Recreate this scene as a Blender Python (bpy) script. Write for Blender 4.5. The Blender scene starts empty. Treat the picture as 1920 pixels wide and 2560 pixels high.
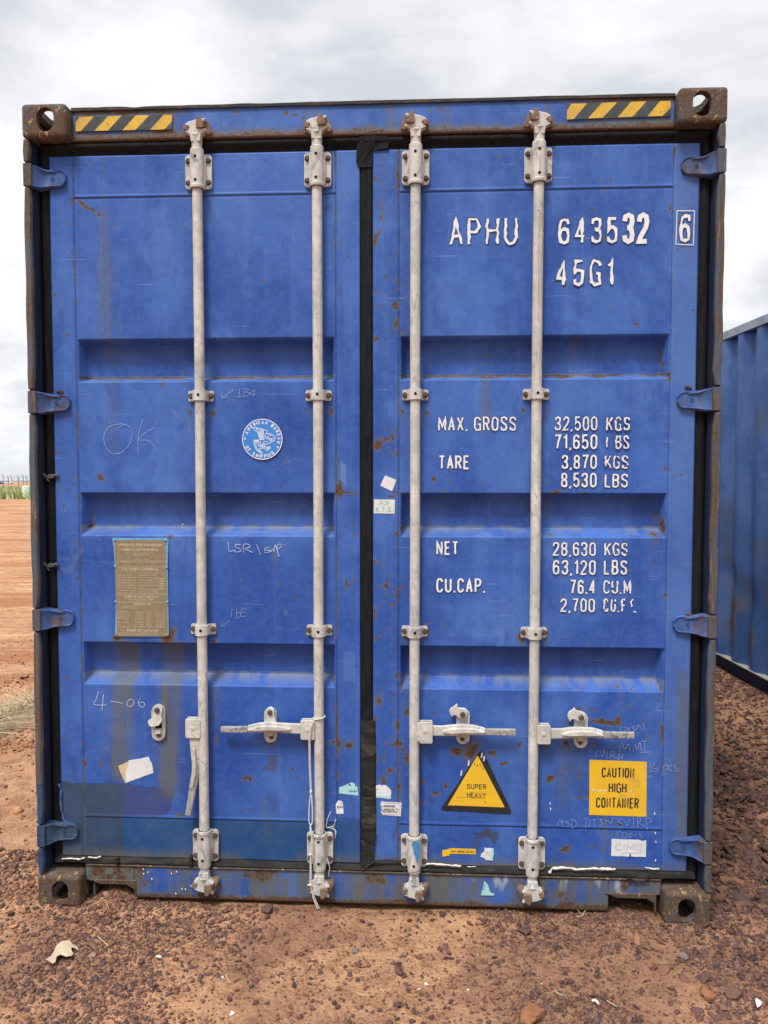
import bpy, bmesh, math, random
import numpy as np
from mathutils import Vector, Matrix
rng = np.random.default_rng(7); random.seed(7)
S = bpy.context.scene
# ------------------------------------------------------------------ camera
CAM = (1.41709, -2.66527, 1.58374); YAW, PITCH, ROLL, F = -0.0512358, -0.0458948, 0.00035536, 1900.0
cyw, sy = math.cos(YAW), math.sin(YAW); cp, sp = math.cos(PITCH), math.sin(PITCH)
FW = Vector((sy*cp, cyw*cp, sp)); R0 = Vector((cyw, -sy, 0)); U0 = R0.cross(FW)
RR = math.cos(ROLL)*R0 + math.sin(ROLL)*U0; UU = -math.sin(ROLL)*R0 + math.cos(ROLL)*U0
cd = bpy.data.cameras.new('camera'); cam = bpy.data.objects.new('camera', cd); S.collection.objects.link(cam)
M3 = Matrix((RR, UU, -FW)).transposed()
cam.matrix_world = Matrix.Translation(CAM) @ M3.to_4x4()
cd.sensor_fit = 'HORIZONTAL'; cd.sensor_width = 36; cd.lens = 36*F/1920; cd.clip_end = 6000; cd.clip_start = .05
S.camera = cam
# ------------------------------------------------------------------ light
S.view_settings.view_transform = 'Standard'; S.view_settings.look = 'None'
S.view_settings.exposure = 0.14; S.view_settings.gamma = 1
SUN_EL, SUN_AZ = math.radians(60), math.radians(206)     # azimuth clockwise from +y: behind the camera, a little left
W = bpy.data.worlds.new('World'); S.world = W; W.use_nodes = True

class NT:
    """small wrapper to build node trees"""
    def __init__(s, tree): s.t = tree; s.t.nodes.clear()
    def n(s, typ, ins=None, **kw):
        nd = s.t.nodes.new(typ)
        for k, v in kw.items(): setattr(nd, k, v)
        for k, v in (ins or {}).items():
            sk = nd.inputs[k]
            if isinstance(v, bpy.types.NodeSocket): s.t.links.new(v, sk)
            elif isinstance(v, (tuple, list)) and len(v) == 3 and sk.type == 'RGBA': sk.default_value = (*v, 1)
            else: sk.default_value = v
        return nd
    def math(s, op, a, b=0.0, c=None, clamp=False):
        nd = s.n('ShaderNodeMath', operation=op, use_clamp=clamp)
        for i, v in enumerate((a, b, c)):
            if v is None: continue
            if isinstance(v, bpy.types.NodeSocket): s.t.links.new(v, nd.inputs[i])
            else: nd.inputs[i].default_value = v
        return nd.outputs[0]
    def mix(s, fac, a, b, blend='MIX'):
        nd = s.n('ShaderNodeMix', data_type='RGBA', blend_type=blend)
        for sk, v in ((nd.inputs[0], fac), (nd.inputs[6], a), (nd.inputs[7], b)):
            if isinstance(v, bpy.types.NodeSocket): s.t.links.new(v, sk)
            elif isinstance(v, (tuple, list)): sk.default_value = (*v[:3], 1)
            else: sk.default_value = v
        return nd.outputs[2]
    def ramp(s, v, a, b, lo=0.0, hi=1.0):
        return s.n('ShaderNodeMapRange', {0: v, 1: a, 2: b, 3: lo, 4: hi}).outputs[0]
    def noise(s, vec, scale, detail=4, rough=.55, dist=0.0):
        return s.n('ShaderNodeTexNoise', {'Vector': vec, 'Scale': scale, 'Detail': detail, 'Roughness': rough, 'Distortion': dist}).outputs[0]
    def mapv(s, vec, scale=(1, 1, 1), loc=(0, 0, 0)):
        return s.n('ShaderNodeMapping', {'Vector': vec, 'Scale': scale, 'Location': loc}).outputs[0]

w = NT(W.node_tree)
tc = w.n('ShaderNodeTexCoord').outputs['Generated']
sep = w.n('ShaderNodeSeparateXYZ', {0: tc})
sky = w.n('ShaderNodeTexSky', sky_type='NISHITA', sun_disc=False, sun_elevation=SUN_EL, sun_rotation=SUN_AZ)
zz = w.math('ADD', w.math('MAXIMUM', sep.outputs[2], 0.0), .22)
pv = w.n('ShaderNodeCombineXYZ', {0: w.math('DIVIDE', sep.outputs[0], zz), 1: w.math('DIVIDE', sep.outputs[1], zz), 2: 0.3}).outputs[0]
n1 = w.noise(w.mapv(pv, (1, 1.15, 1), (2.3, .7, 0)), 1.15, 8, .52, .6)
n2 = w.noise(w.mapv(pv, (1, 1.4, 1), (4, 2, 0)), 2.9, 6, .6, .4)
cl = w.math('ADD', w.math('MULTIPLY', n1, .72), w.math('MULTIPLY', n2, .28))
cfac = w.ramp(cl, .41, .57)
ccol = w.mix(cfac, (.68, .70, .74), (.98, .985, .995))
ccol = w.mix(w.ramp(sep.outputs[2], .0, .09, .5, 0), ccol, (.66, .71, .76))
boost = w.math('MULTIPLY', w.ramp(sep.outputs[2], .54, .85, 1.0, 2.4), w.math('SUBTRACT', 1.0, w.math('MULTIPLY', w.ramp(sep.outputs[1], .0, -.35, 0, .66), w.ramp(sep.outputs[2], .62, .12, 0, 1))))
ccol = w.mix(1.0, ccol, w.n('ShaderNodeCombineXYZ', {0: boost, 1: boost, 2: boost}).outputs[0], 'MULTIPLY')
ccol = w.mix(1.0, ccol, (10, 10, 10), 'MULTIPLY')
tot = w.mix(w.ramp(cl, .36, .46, .86, .96), sky.outputs[0], ccol)
bg = w.n('ShaderNodeBackground', {'Color': tot, 'Strength': .1})
w.t.links.new(bg.outputs[0], w.n('ShaderNodeOutputWorld').inputs[0])
sd = bpy.data.lights.new('sun', 'SUN'); sd.energy = 2.9; sd.angle = math.radians(14); sd.color = (1, .965, .91)
so = bpy.data.objects.new('sun', sd); S.collection.objects.link(so); so.location = (0, -3, 8)
dirv = Vector((math.sin(SUN_AZ)*math.cos(SUN_EL), math.cos(SUN_AZ)*math.cos(SUN_EL), math.sin(SUN_EL)))
so.rotation_euler = dirv.to_track_quat('Z', 'Y').to_euler()

# ------------------------------------------------------------------ measuring helpers: photograph pixel -> point on a real plane
K = 640/1659
def at(px, py, Y):
    d = FW*F + RR*(px-960) - UU*(py-1280); t = (Y-CAM[1])/d.y
    return (CAM[0]+t*d.x, CAM[2]+t*d.z)
def gp(px, py, Z=0.0):
    d = FW*F + RR*(px-960) - UU*(py-1280); t = (Z-CAM[2])/d.z
    return (CAM[0]+t*d.x, CAM[1]+t*d.y, Z)
def crop(ox, oy, k=K):
    return lambda cx, cy, Y=.0575: at(ox+cx*k, oy+cy*k, Y)
c00, c10, c20 = crop(0, 180), crop(640, 180), crop(1280, 180)
c01, c11, c21 = crop(0, 660), crop(640, 660), crop(1280, 660)
c02, c12, c22 = crop(0, 1140), crop(640, 1140), crop(1280, 1140)
c03, c13, c23 = crop(0, 1620), crop(640, 1620), crop(1280, 1620)
c04, c14, c24 = crop(0, 2080), crop(640, 2080), crop(1280, 2080)

# ------------------------------------------------------------------ mesh helpers
class MB:
    def __init__(s): s.v = []; s.f = []; s.m = []
    def add(s, vs, fs, mi=0):
        b = len(s.v); s.v += [tuple(v) for v in vs]; s.f += [tuple(b+i for i in f) for f in fs]; s.m += [mi]*len(fs); return s
    def box(s, x0, x1, y0, y1, z0, z1, mi=0):
        return s.add([(x, y, z) for x in (x0, x1) for y in (y0, y1) for z in (z0, z1)],
                     [(0, 1, 3, 2), (4, 6, 7, 5), (0, 4, 5, 1), (2, 3, 7, 6), (0, 2, 6, 4), (1, 5, 7, 3)], mi)
    def prism(s, poly, y0, y1, mi=0, yf=None):
        n = len(poly); g = yf or (lambda x, z: 0.0)
        vs = [(x, y0+g(x, z), z) for x, z in poly]+[(x, y1+g(x, z), z) for x, z in poly]
        return s.add(vs, [tuple(range(n)), tuple(range(2*n-1, n-1, -1))]+[(i, n+i, n+(i+1) % n, (i+1) % n) for i in range(n)], mi)
    def tube(s, pts, rad, n=12, mi=0, cap=True):
        pts = [Vector(p) for p in pts]
        if not hasattr(rad, '__len__'): rad = [rad]*len(pts)
        vs = []; up = None
        for i, p in enumerate(pts):
            t = (pts[min(i+1, len(pts)-1)]-pts[max(i-1, 0)]).normalized()
            if up is None:
                up = Vector((0, 0, 1)) if abs(t.z) < .9 else Vector((0, 1, 0))
            a = t.cross(up).normalized(); up = a.cross(t).normalized()
            for k in range(n):
                q = 2*math.pi*k/n; vs.append(p+rad[i]*(math.cos(q)*a+math.sin(q)*up))
        fs = [(i*n+k, i*n+(k+1) % n, (i+1)*n+(k+1) % n, (i+1)*n+k) for i in range(len(pts)-1) for k in range(n)]
        if cap: fs += [tuple(range(n-1, -1, -1)), tuple((len(pts)-1)*n+k for k in range(n))]
        return s.add(vs, fs, mi)
    def build(s, name, mats, parent=None, smooth=None, bevel=0, loc=None, seg=2):
        me = bpy.data.meshes.new(name); me.from_pydata(s.v, [], s.f)
        if not isinstance(mats, (list, tuple)): mats = [mats]
        for m in mats: me.materials.append(m)
        me.polygons.foreach_set('material_index', s.m)
        if len(s.v) < 60000:
            bm = bmesh.new(); bm.from_mesh(me); bmesh.ops.recalc_face_normals(bm, faces=bm.faces); bm.to_mesh(me); bm.free()
        if smooth is not None:
            me.polygons.foreach_set('use_smooth', [True]*len(me.polygons)); me.set_sharp_from_angle(angle=math.radians(smooth))
        o = bpy.data.objects.new(name, me); S.collection.objects.link(o)
        if parent: o.parent = parent
        if loc: o.location = loc
        if bevel:
            b = o.modifiers.new('bevel', 'BEVEL'); b.width = bevel; b.segments = seg; b.limit_method = 'ANGLE'; b.angle_limit = math.radians(35)
        return o
def grid_obj(name, X, Y, Z, mats, parent=None, smooth=True):
    """X,Y,Z: 2-D arrays of equal shape"""
    r, c = X.shape; co = np.stack([X, Y, Z], -1).reshape(-1, 3).astype(np.float32)
    i = np.arange(r*c).reshape(r, c); q = np.stack([i[:-1, :-1], i[:-1, 1:], i[1:, 1:], i[1:, :-1]], -1).reshape(-1, 4)
    me = np_mesh(name, co, q, 4, mats, smooth)
    o = bpy.data.objects.new(name, me); S.collection.objects.link(o)
    if parent: o.parent = parent
    return o
def np_mesh(name, co, faces, k, mats, smooth=False):
    me = bpy.data.meshes.new(name); me.vertices.add(len(co)); me.vertices.foreach_set('co', np.ascontiguousarray(co, np.float32).ravel())
    me.loops.add(len(faces)*k); me.loops.foreach_set('vertex_index', np.ascontiguousarray(faces, np.int32).ravel())
    me.polygons.add(len(faces)); me.polygons.foreach_set('loop_start', np.arange(0, len(faces)*k, k, dtype=np.int32))
    me.polygons.foreach_set('loop_total', np.full(len(faces), k, np.int32))
    if smooth: me.polygons.foreach_set('use_smooth', np.ones(len(faces), bool))
    for m in (mats if isinstance(mats, (list, tuple)) else [mats]): me.materials.append(m)
    me.update(calc_edges=True); return me
def attr(me, name, arr, typ='FLOAT'):
    a = me.attributes.new(name, 'FLOAT_COLOR' if typ == 'COL' else 'FLOAT', 'POINT')
    a.data.foreach_set('color' if typ == 'COL' else 'value', np.ascontiguousarray(arr, np.float32).ravel())
def thing(name, label, cat, loc=(0, 0, 0), group=None, rz=0):
    o = bpy.data.objects.new(name, None); S.collection.objects.link(o); o.location = loc; o.rotation_euler.z = rz
    o.empty_display_size = .2; return tag(o, label, cat, group)
def tag(o, label, cat=None, group=None, kind=None):
    if label: o['label'] = label
    if cat: o['category'] = cat
    if group: o['group'] = group
    if kind: o['kind'] = kind
    return o
_T = rng.random((257, 257))
def vn(x, y, f, seed=0):
    x = np.asarray(x)*f+seed*17.3; y = np.asarray(y)*f+seed*31.7
    xi = np.floor(x).astype(int); yi = np.floor(y).astype(int); u = x-xi; v = y-yi; u = u*u*(3-2*u); v = v*v*(3-2*v)
    a = _T[xi % 256, yi % 256]; b = _T[(xi+1) % 256, yi % 256]; c = _T[xi % 256, (yi+1) % 256]; d = _T[(xi+1) % 256, (yi+1) % 256]
    return (a*(1-u)+b*u)*(1-v)+(c*(1-u)+d*u)*v
def fbm(x, y, f, o=4, seed=0):
    r = 0; a = 1; t = 0
    for i in range(o): r = r+a*vn(x, y, f*2**i, seed+i); t += a; a *= .5
    return r/t
def ss(x, a, b):
    t = np.clip((np.asarray(x, float)-a)/(b-a), 0, 1); return t*t*(3-2*t)

# ------------------------------------------------------------------ materials
def mat(name): m = bpy.data.materials.new(name); m.use_nodes = True; return m, NT(m.node_tree)
def finish(m, n, col, rough=.6, metal=0.0, bump=None, bs=.3, bd=.002, spec=.4):
    ins = {'Base Color': col, 'Roughness': rough, 'Metallic': metal, 'Specular IOR Level': spec}
    if bump is not None: ins['Normal'] = n.n('ShaderNodeBump', {'Height': bump, 'Strength': bs, 'Distance': bd}).outputs[0]
    p = n.n('ShaderNodeBsdfPrincipled', ins); n.t.links.new(p.outputs[0], n.n('ShaderNodeOutputMaterial').inputs[0]); return m
RUST1, RUST2, MUST = (.060, .034, .025), (.135, .070, .040), (.125, .125, .085)
def paint(name, A=(.023, .080, .37), B=(.072, .166, .485), C=(.013, .052, .275), attrs=True, wear=.0, low=.0):
    """weathered container paint: cloudy fading, runs, rust pits and stains"""
    m, n = mat(name); oc = n.n('ShaderNodeTexCoord').outputs['Object']
    cloud = n.noise(oc, 1.9, 6, .62, .6); run = n.noise(n.mapv(oc, (26, 26, .9)), 1.0, 5, .6); fine = n.noise(oc, 60, 4, .6)
    big = n.noise(n.mapv(oc, (1, 1, .7), (3, 1, 7)), 3.6, 6, .6, .4)
    zc_ = n.n('ShaderNodeSeparateXYZ', {0: oc}).outputs[2]
    c = n.mix(n.math('ADD', n.math('MULTIPLY', n.ramp(cloud, .36, .64), .65), n.ramp(zc_, .3, 2.6, 0, .35), clamp=True), A, B)
    c = n.mix(n.math('MULTIPLY', n.ramp(big, .44, .60), .60), c, C)
    c = n.mix(n.math('MULTIPLY', n.ramp(run, .52, .80), .20), c, (.14, .26, .55))
    c = n.mix(n.math('MULTIPLY', n.ramp(run, .46, .30), .14), c, (.03, .075, .30))
    c = n.mix(n.math('MULTIPLY', n.ramp(fine, .4, .8), .20), c, (.11, .22, .50))
    for rot, msk in ((.5, 1.0), (-.35, 5.0), (1.2, 9.0)):
        mp = n.n('ShaderNodeMapping', {'Vector': oc, 'Scale': (5, 5, 150), 'Rotation': (0, rot, 0), 'Location': (msk, msk, msk)}).outputs[0]
        scr = n.math('MULTIPLY', n.ramp(n.noise(mp, 1.0, 2, .5), .70, .74), n.ramp(n.noise(n.mapv(oc, (1, 1, 1), (msk, 0, msk)), 5, 3), .54, .62))
        c = n.mix(n.math('MULTIPLY', scr, .5), c, (.22, .31, .52))
    c = n.mix(n.math('MULTIPLY', n.ramp(n.noise(n.mapv(oc, (14, 14, 6), (1, 8, 2)), 1.0, 7, .7, 1.0), .56, .66), .28), c, (.018, .045, .18))
    sc = n.noise(n.mapv(oc, (3.5, 3.5, 3.0), (2, 5, 1)), 2.2, 9, .72, 1.2)
    c = n.mix(n.math('MULTIPLY', n.ramp(sc, .60, .70), .22), c, (.20, .29, .50))
    pit = n.n('ShaderNodeTexVoronoi', {'Vector': n.mapv(oc, (1, 1, .9)), 'Scale': 13.0, 'Randomness': 1.0})
    pr = n.math('GREATER_THAN', n.n('ShaderNodeSeparateColor', {0: pit.outputs['Color']}).outputs[0], .80)
    pw = n.noise(oc, 240, 2)
    pd = n.math('ADD', pit.outputs['Distance'], n.math('MULTIPLY', n.math('SUBTRACT', pw, .5), .06))
    halo = n.math('MULTIPLY', n.ramp(pd, .12, .045), pr); core = n.math('MULTIPLY', n.ramp(pd, .062, .035), pr)
    if attrs:
        at_ = lambda nm: n.n('ShaderNodeAttribute', attribute_name=nm)
        rust = at_('rust').outputs['Fac']; stain = at_('stain').outputs['Fac']; tin = at_('tint')
        tn = n.noise(n.mapv(oc, (9, 9, 9)), 1.0, 5, .65)
        tc_ = n.mix(n.math('MULTIPLY', n.ramp(tn, .45, .75), .16), tin.outputs['Color'], (.16, .24, .40))
        c = n.mix(tin.outputs['Alpha'], c, tc_)
        c = n.mix(n.math('MULTIPLY', stain, n.ramp(n.noise(n.mapv(oc, (30, 30, 3)), 1, 5, .7), .25, .62), clamp=True), c, MUST)
    c = n.mix(n.math('MULTIPLY', halo, .6), c, (.12, .125, .11)); c = n.mix(n.math('MULTIPLY', core, .85), c, (.11, .07, .035))
    if attrs:
        rn = n.math('ADD', n.math('MULTIPLY', n.noise(oc, 70, 5, .7), .5), n.math('MULTIPLY', n.noise(oc, 190, 4, .7), .5)); rv = n.math('ADD', rust, n.math('MULTIPLY', n.math('SUBTRACT', rn, .5), 2.6))
        rg = n.ramp(rust, .06, .22); rf = n.math('MULTIPLY', n.math('MULTIPLY', n.ramp(rv, .50, .74), .94), rg); rh = n.math('MULTIPLY', n.ramp(n.math('ADD', rust, n.math('MULTIPLY', n.math('SUBTRACT', rn, .5), .8)), .10, .55), rg)
        c = n.mix(n.math('MULTIPLY', rh, .72), c, (.125, .125, .10))
        rc = n.mix(n.ramp(n.noise(oc, 130, 4), .35, .65), RUST1, RUST2); c = n.mix(rf, c, rc)
        core = n.math('MAXIMUM', core, rf)
    if wear:
        wn = n.noise(n.mapv(oc, (9, 9, 5)), 1, 8, .7, .8)
        c = n.mix(n.ramp(wn, .56-wear, .62), c, n.mix(n.ramp(fine, .3, .7), (.07, .045, .03), (.15, .10, .06)))
    h = n.math('SUBTRACT', n.math('MULTIPLY', n.noise(oc, 9, 3), 1.6), n.math('MULTIPLY', core, .5))
    h = n.math('ADD', h, n.math('MULTIPLY', fine, .25))
    return finish(m, n, c, n.ramp(fine, .3, .7, .42, .6), 0, h, .25, .004, .22)
def two_tone(name, A, B, scale=20, rough=.6, stretch=(1, 1, 1), metal=0, C=None, cth=(.60, .68), bs=.25, spec=.35, sharp=(.35, .65), attrs=False):
    m, n = mat(name); oc = n.n('ShaderNodeTexCoord').outputs['Object']; v = n.mapv(oc, stretch)
    a = n.noise(v, scale, 6, .65, .4); c = n.mix(n.ramp(a, *sharp), A, B)
    if C: c = n.mix(n.ramp(n.noise(n.mapv(v, (1, 1, 1), (7, 3, 5)), scale*.7, 8, .7, .8), *cth), c, C)
    if attrs:
        rust = n.n('ShaderNodeAttribute', attribute_name='rust').outputs['Fac']
        rv = n.math('ADD', rust, n.math('MULTIPLY', n.math('SUBTRACT', n.noise(oc, 75, 7, .68), .5), 1.1))
        c = n.mix(n.ramp(rv, .4, .58), c, n.mix(n.ramp(n.noise(oc, 130, 4), .35, .65), RUST1, (.15, .06, .03)))
    return finish(m, n, c, rough, metal, n.noise(oc, scale*5, 5, .6), bs, .002, spec)
def rusty(name, base, r1, r2, th=(.45, .6), chips=(.42, .27, .10), cth=(.64, .68), sc=(9, 9, 4)):
    m, n = mat(name); oc = n.n('ShaderNodeTexCoord').outputs['Object']
    a = n.noise(n.mapv(oc, sc), 1.0, 8, .68, .7); b = n.noise(n.mapv(oc, (sc[0]*2.2, sc[1]*2.2, sc[2]*1.3), (5, 2, 9)), 1.0, 8, .7, 1.0)
    f = n.noise(oc, 110, 5, .6)
    c = n.mix(n.ramp(a, *th), base, n.mix(n.ramp(f, .35, .65), r1, r2))
    c = n.mix(n.ramp(b, *cth), c, chips)
    return finish(m, n, c, .8, 0, n.math('ADD', f, n.math('MULTIPLY', a, 2.0)), .6, .003, .25)
M = {}
M['paint'] = paint('blue_paint')
M['paint_plain'] = paint('blue_paint_side', attrs=False, wear=.02)
M['hinge'] = paint('hinge_paint', A=(.035, .085, .26), B=(.065, .13, .34), C=(.03, .06, .17), attrs=False, wear=.06)
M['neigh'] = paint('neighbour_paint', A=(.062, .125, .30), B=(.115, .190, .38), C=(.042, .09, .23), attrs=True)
M['neigh_rail'] = two_tone('neighbour_rail', (.24, .27, .32), (.36, .38, .41), 9, .6, (1, 1, 1), 0, (.12, .10, .09), (.62, .7))
M['neigh_dark'] = two_tone('neighbour_sill', (.035, .06, .12), (.06, .09, .16), 8, .7)
M['dust'] = two_tone('dusty_ledge', (.20, .195, .18), (.32, .31, .29), 14, .9)
def rodmat():
    m, n = mat('rod_paint_worn'); oc = n.n('ShaderNodeTexCoord').outputs['Object']
    a = n.noise(oc, 26, 6, .65, .4); c = n.mix(n.ramp(a, .35, .65), (.45, .435, .395), (.64, .625, .59))
    g = n.noise(n.mapv(oc, (1, 1, .5)), 9, 6, .7, .5); c = n.mix(n.math('MULTIPLY', n.ramp(g, .48, .62), .6), c, (.36, .375, .38))
    v = n.n('ShaderNodeTexVoronoi', {'Vector': n.mapv(oc, (60, 60, 13)), 'Scale': 1.0}, feature='DISTANCE_TO_EDGE').outputs[0]
    v = n.math('MULTIPLY', n.ramp(n.math('ADD', v, n.math('MULTIPLY', n.noise(oc, 120, 3), .10)), .085, .06), n.ramp(n.noise(oc, 7, 3), .46, .56))
    c = n.mix(n.math('MULTIPLY', v, .55), c, (.17, .155, .13))
    sp_ = n.noise(oc, 150, 4, .7); c = n.mix(n.math('MULTIPLY', n.ramp(sp_, .60, .70), .5), c, (.26, .24, .20))
    return finish(m, n, c, .6, 0, n.math('ADD', sp_, a), .35, .002, .3)
M['rod'] = rodmat()
M['bracket'] = two_tone('bracket_zinc', (.44, .43, .405), (.62, .61, .58), 34, .5, (1, 1, .6), .0, (.22, .22, .21), (.54, .66), .5)
M['bare'] = two_tone('bare_zinc', (.30, .31, .31), (.46, .46, .46), 55, .5, (1, 1, 1), .3, (.14, .14, .14), (.5, .62), .6)
M['bolt'] = two_tone('bolt_rust', (.055, .035, .028), (.12, .075, .055), 90, .75, C=(.20, .17, .15), cth=(.6, .7))
M['hole'] = finish(*mat('hole_black'), (.004, .004, .005), .9)
M['keeper'] = two_tone('keeper_rust', (.13, .085, .06), (.25, .15, .10), 60, .8, C=(.33, .31, .28), cth=(.55, .68), bs=.6)
M['rubber'] = two_tone('rubber', (.008, .0085, .010), (.018, .018, .020), 12, .75, (6, 6, 1), 0, (.045, .043, .04), (.66, .95), .35, .10)
M['rubber_dirty'] = two_tone('rubber_dirty', (.013, .013, .014), (.035, .033, .030), 10, .75, (1, 1, 4), 0, (.13, .115, .09), (.54, .80), .6, .15)
M['cast'] = rusty('casting_rust', (.085, .095, .105), (.070, .045, .035), (.13, .082, .056), (.36, .50), (.42, .28, .13), (.585, .63), (22, 22, 22))
M['post'] = rusty('post_worn', (.075, .10, .135), (.075, .055, .042), (.14, .095, .062), (.42, .56), (.34, .19, .075), (.61, .645), (40, 40, 4))
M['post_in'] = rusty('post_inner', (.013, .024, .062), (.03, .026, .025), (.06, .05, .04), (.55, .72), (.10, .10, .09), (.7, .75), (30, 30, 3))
M['edge'] = rusty('roof_edge', (.035, .035, .038), (.055, .04, .032), (.10, .07, .05), (.45, .6), (.14, .09, .05), (.68, .74), (14, 14, 14))
def flat(name, c1, c2=None, sc=30, rough=.5, th=(.35, .65), C=None, cth=(.66, .70)): return two_tone(name, c1, c2 or tuple(v*.86 for v in c1), sc, rough, bs=.08, sharp=th, C=C, cth=cth)
M['white'] = flat('decal_white', (.80, .80, .80), (.66, .67, .70), 25)
M['residue'] = flat('decal_residue', (.030, .050, .17), (.05, .07, .16), 40)
M['yellow'] = flat('decal_yellow', (.80, .50, .025), (.72, .43, .03), 9, .4, C=(.46, .32, .10), cth=(.60, .68))
M['yellow_dirty'] = flat('decal_yellow_worn', (.68, .43, .035), (.50, .32, .06), 16, .5, C=(.20, .15, .09), cth=(.60, .68))
M['black'] = flat('decal_black', (.016, .017, .022), (.028, .03, .038), 20, .45, C=(.16, .16, .16), cth=(.74, .78))
M['stripe'] = flat('decal_stripe_black', (.030, .04, .05), (.06, .075, .085), 26, .6, C=(.16, .15, .11), cth=(.62, .74))
M['emblem'] = flat('emblem_blue', (.03, .20, .62), (.05, .235, .66), 20, .4)
M['paper'] = flat('sticker_paper', (.74, .75, .79), (.62, .63, .66), 14, .6, C=(.58, .50, .38), cth=(.64, .78))
M['cream'] = flat('sticker_cream', (.68, .72, .68), (.60, .62, .58), 14, .6)
M['lime'] = flat('faded_letter', (.17, .42, .56), (.36, .55, .58), 60, .6)
M['cyan'] = flat('sticker_cyan', (.33, .62, .68), (.42, .68, .72), 20, .6)
M['ghost'] = flat('faded_print', (.48, .54, .56), (.60, .63, .64), 40, .6)
M['plate'] = two_tone('plate_tan', (.235, .185, .115), (.30, .24, .155), 70, .5, metal=.2, C=(.15, .115, .08), cth=(.6, .72))
M['plate_txt'] = flat('plate_text', (.60, .53, .39), (.48, .41, .29), 60, .5)
M['cyanpaint'] = flat('plate_edge_blue', (.10, .30, .50), (.18, .40, .58), 50, .5)
M['chalk'] = flat('chalk', (.40, .47, .64), (.22, .31, .54), 120, .9, (.35, .6))
M['chalk_w'] = flat('chalk_white', (.64, .68, .76), (.36, .44, .62), 90, .9)
M['rope'] = flat('rope_white', (.66, .65, .60), (.50, .48, .43), 160, .9)
M['smear'] = two_tone('sealant_white', (.70, .69, .64), (.58, .55, .48), 40, .8, C=(.25, .22, .17), cth=(.60, .70), bs=.5)
M['steel_dark'] = two_tone('underside', (.03, .035, .05), (.06, .05, .045), 8, .8)
M['redline'] = flat('red_mark', (.48, .20, .16), (.50, .36, .30), 40)
M['bluepaint'] = flat('blue_smear', (.03, .17, .42), (.08, .25, .48), 60)

M['darkpaint'] = paint('dark_repaint', A=(.028, .055, .105), B=(.045, .075, .125), C=(.02, .04, .08), attrs=False, wear=.0)
M['hinge_dark'] = M['darkpaint']
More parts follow.
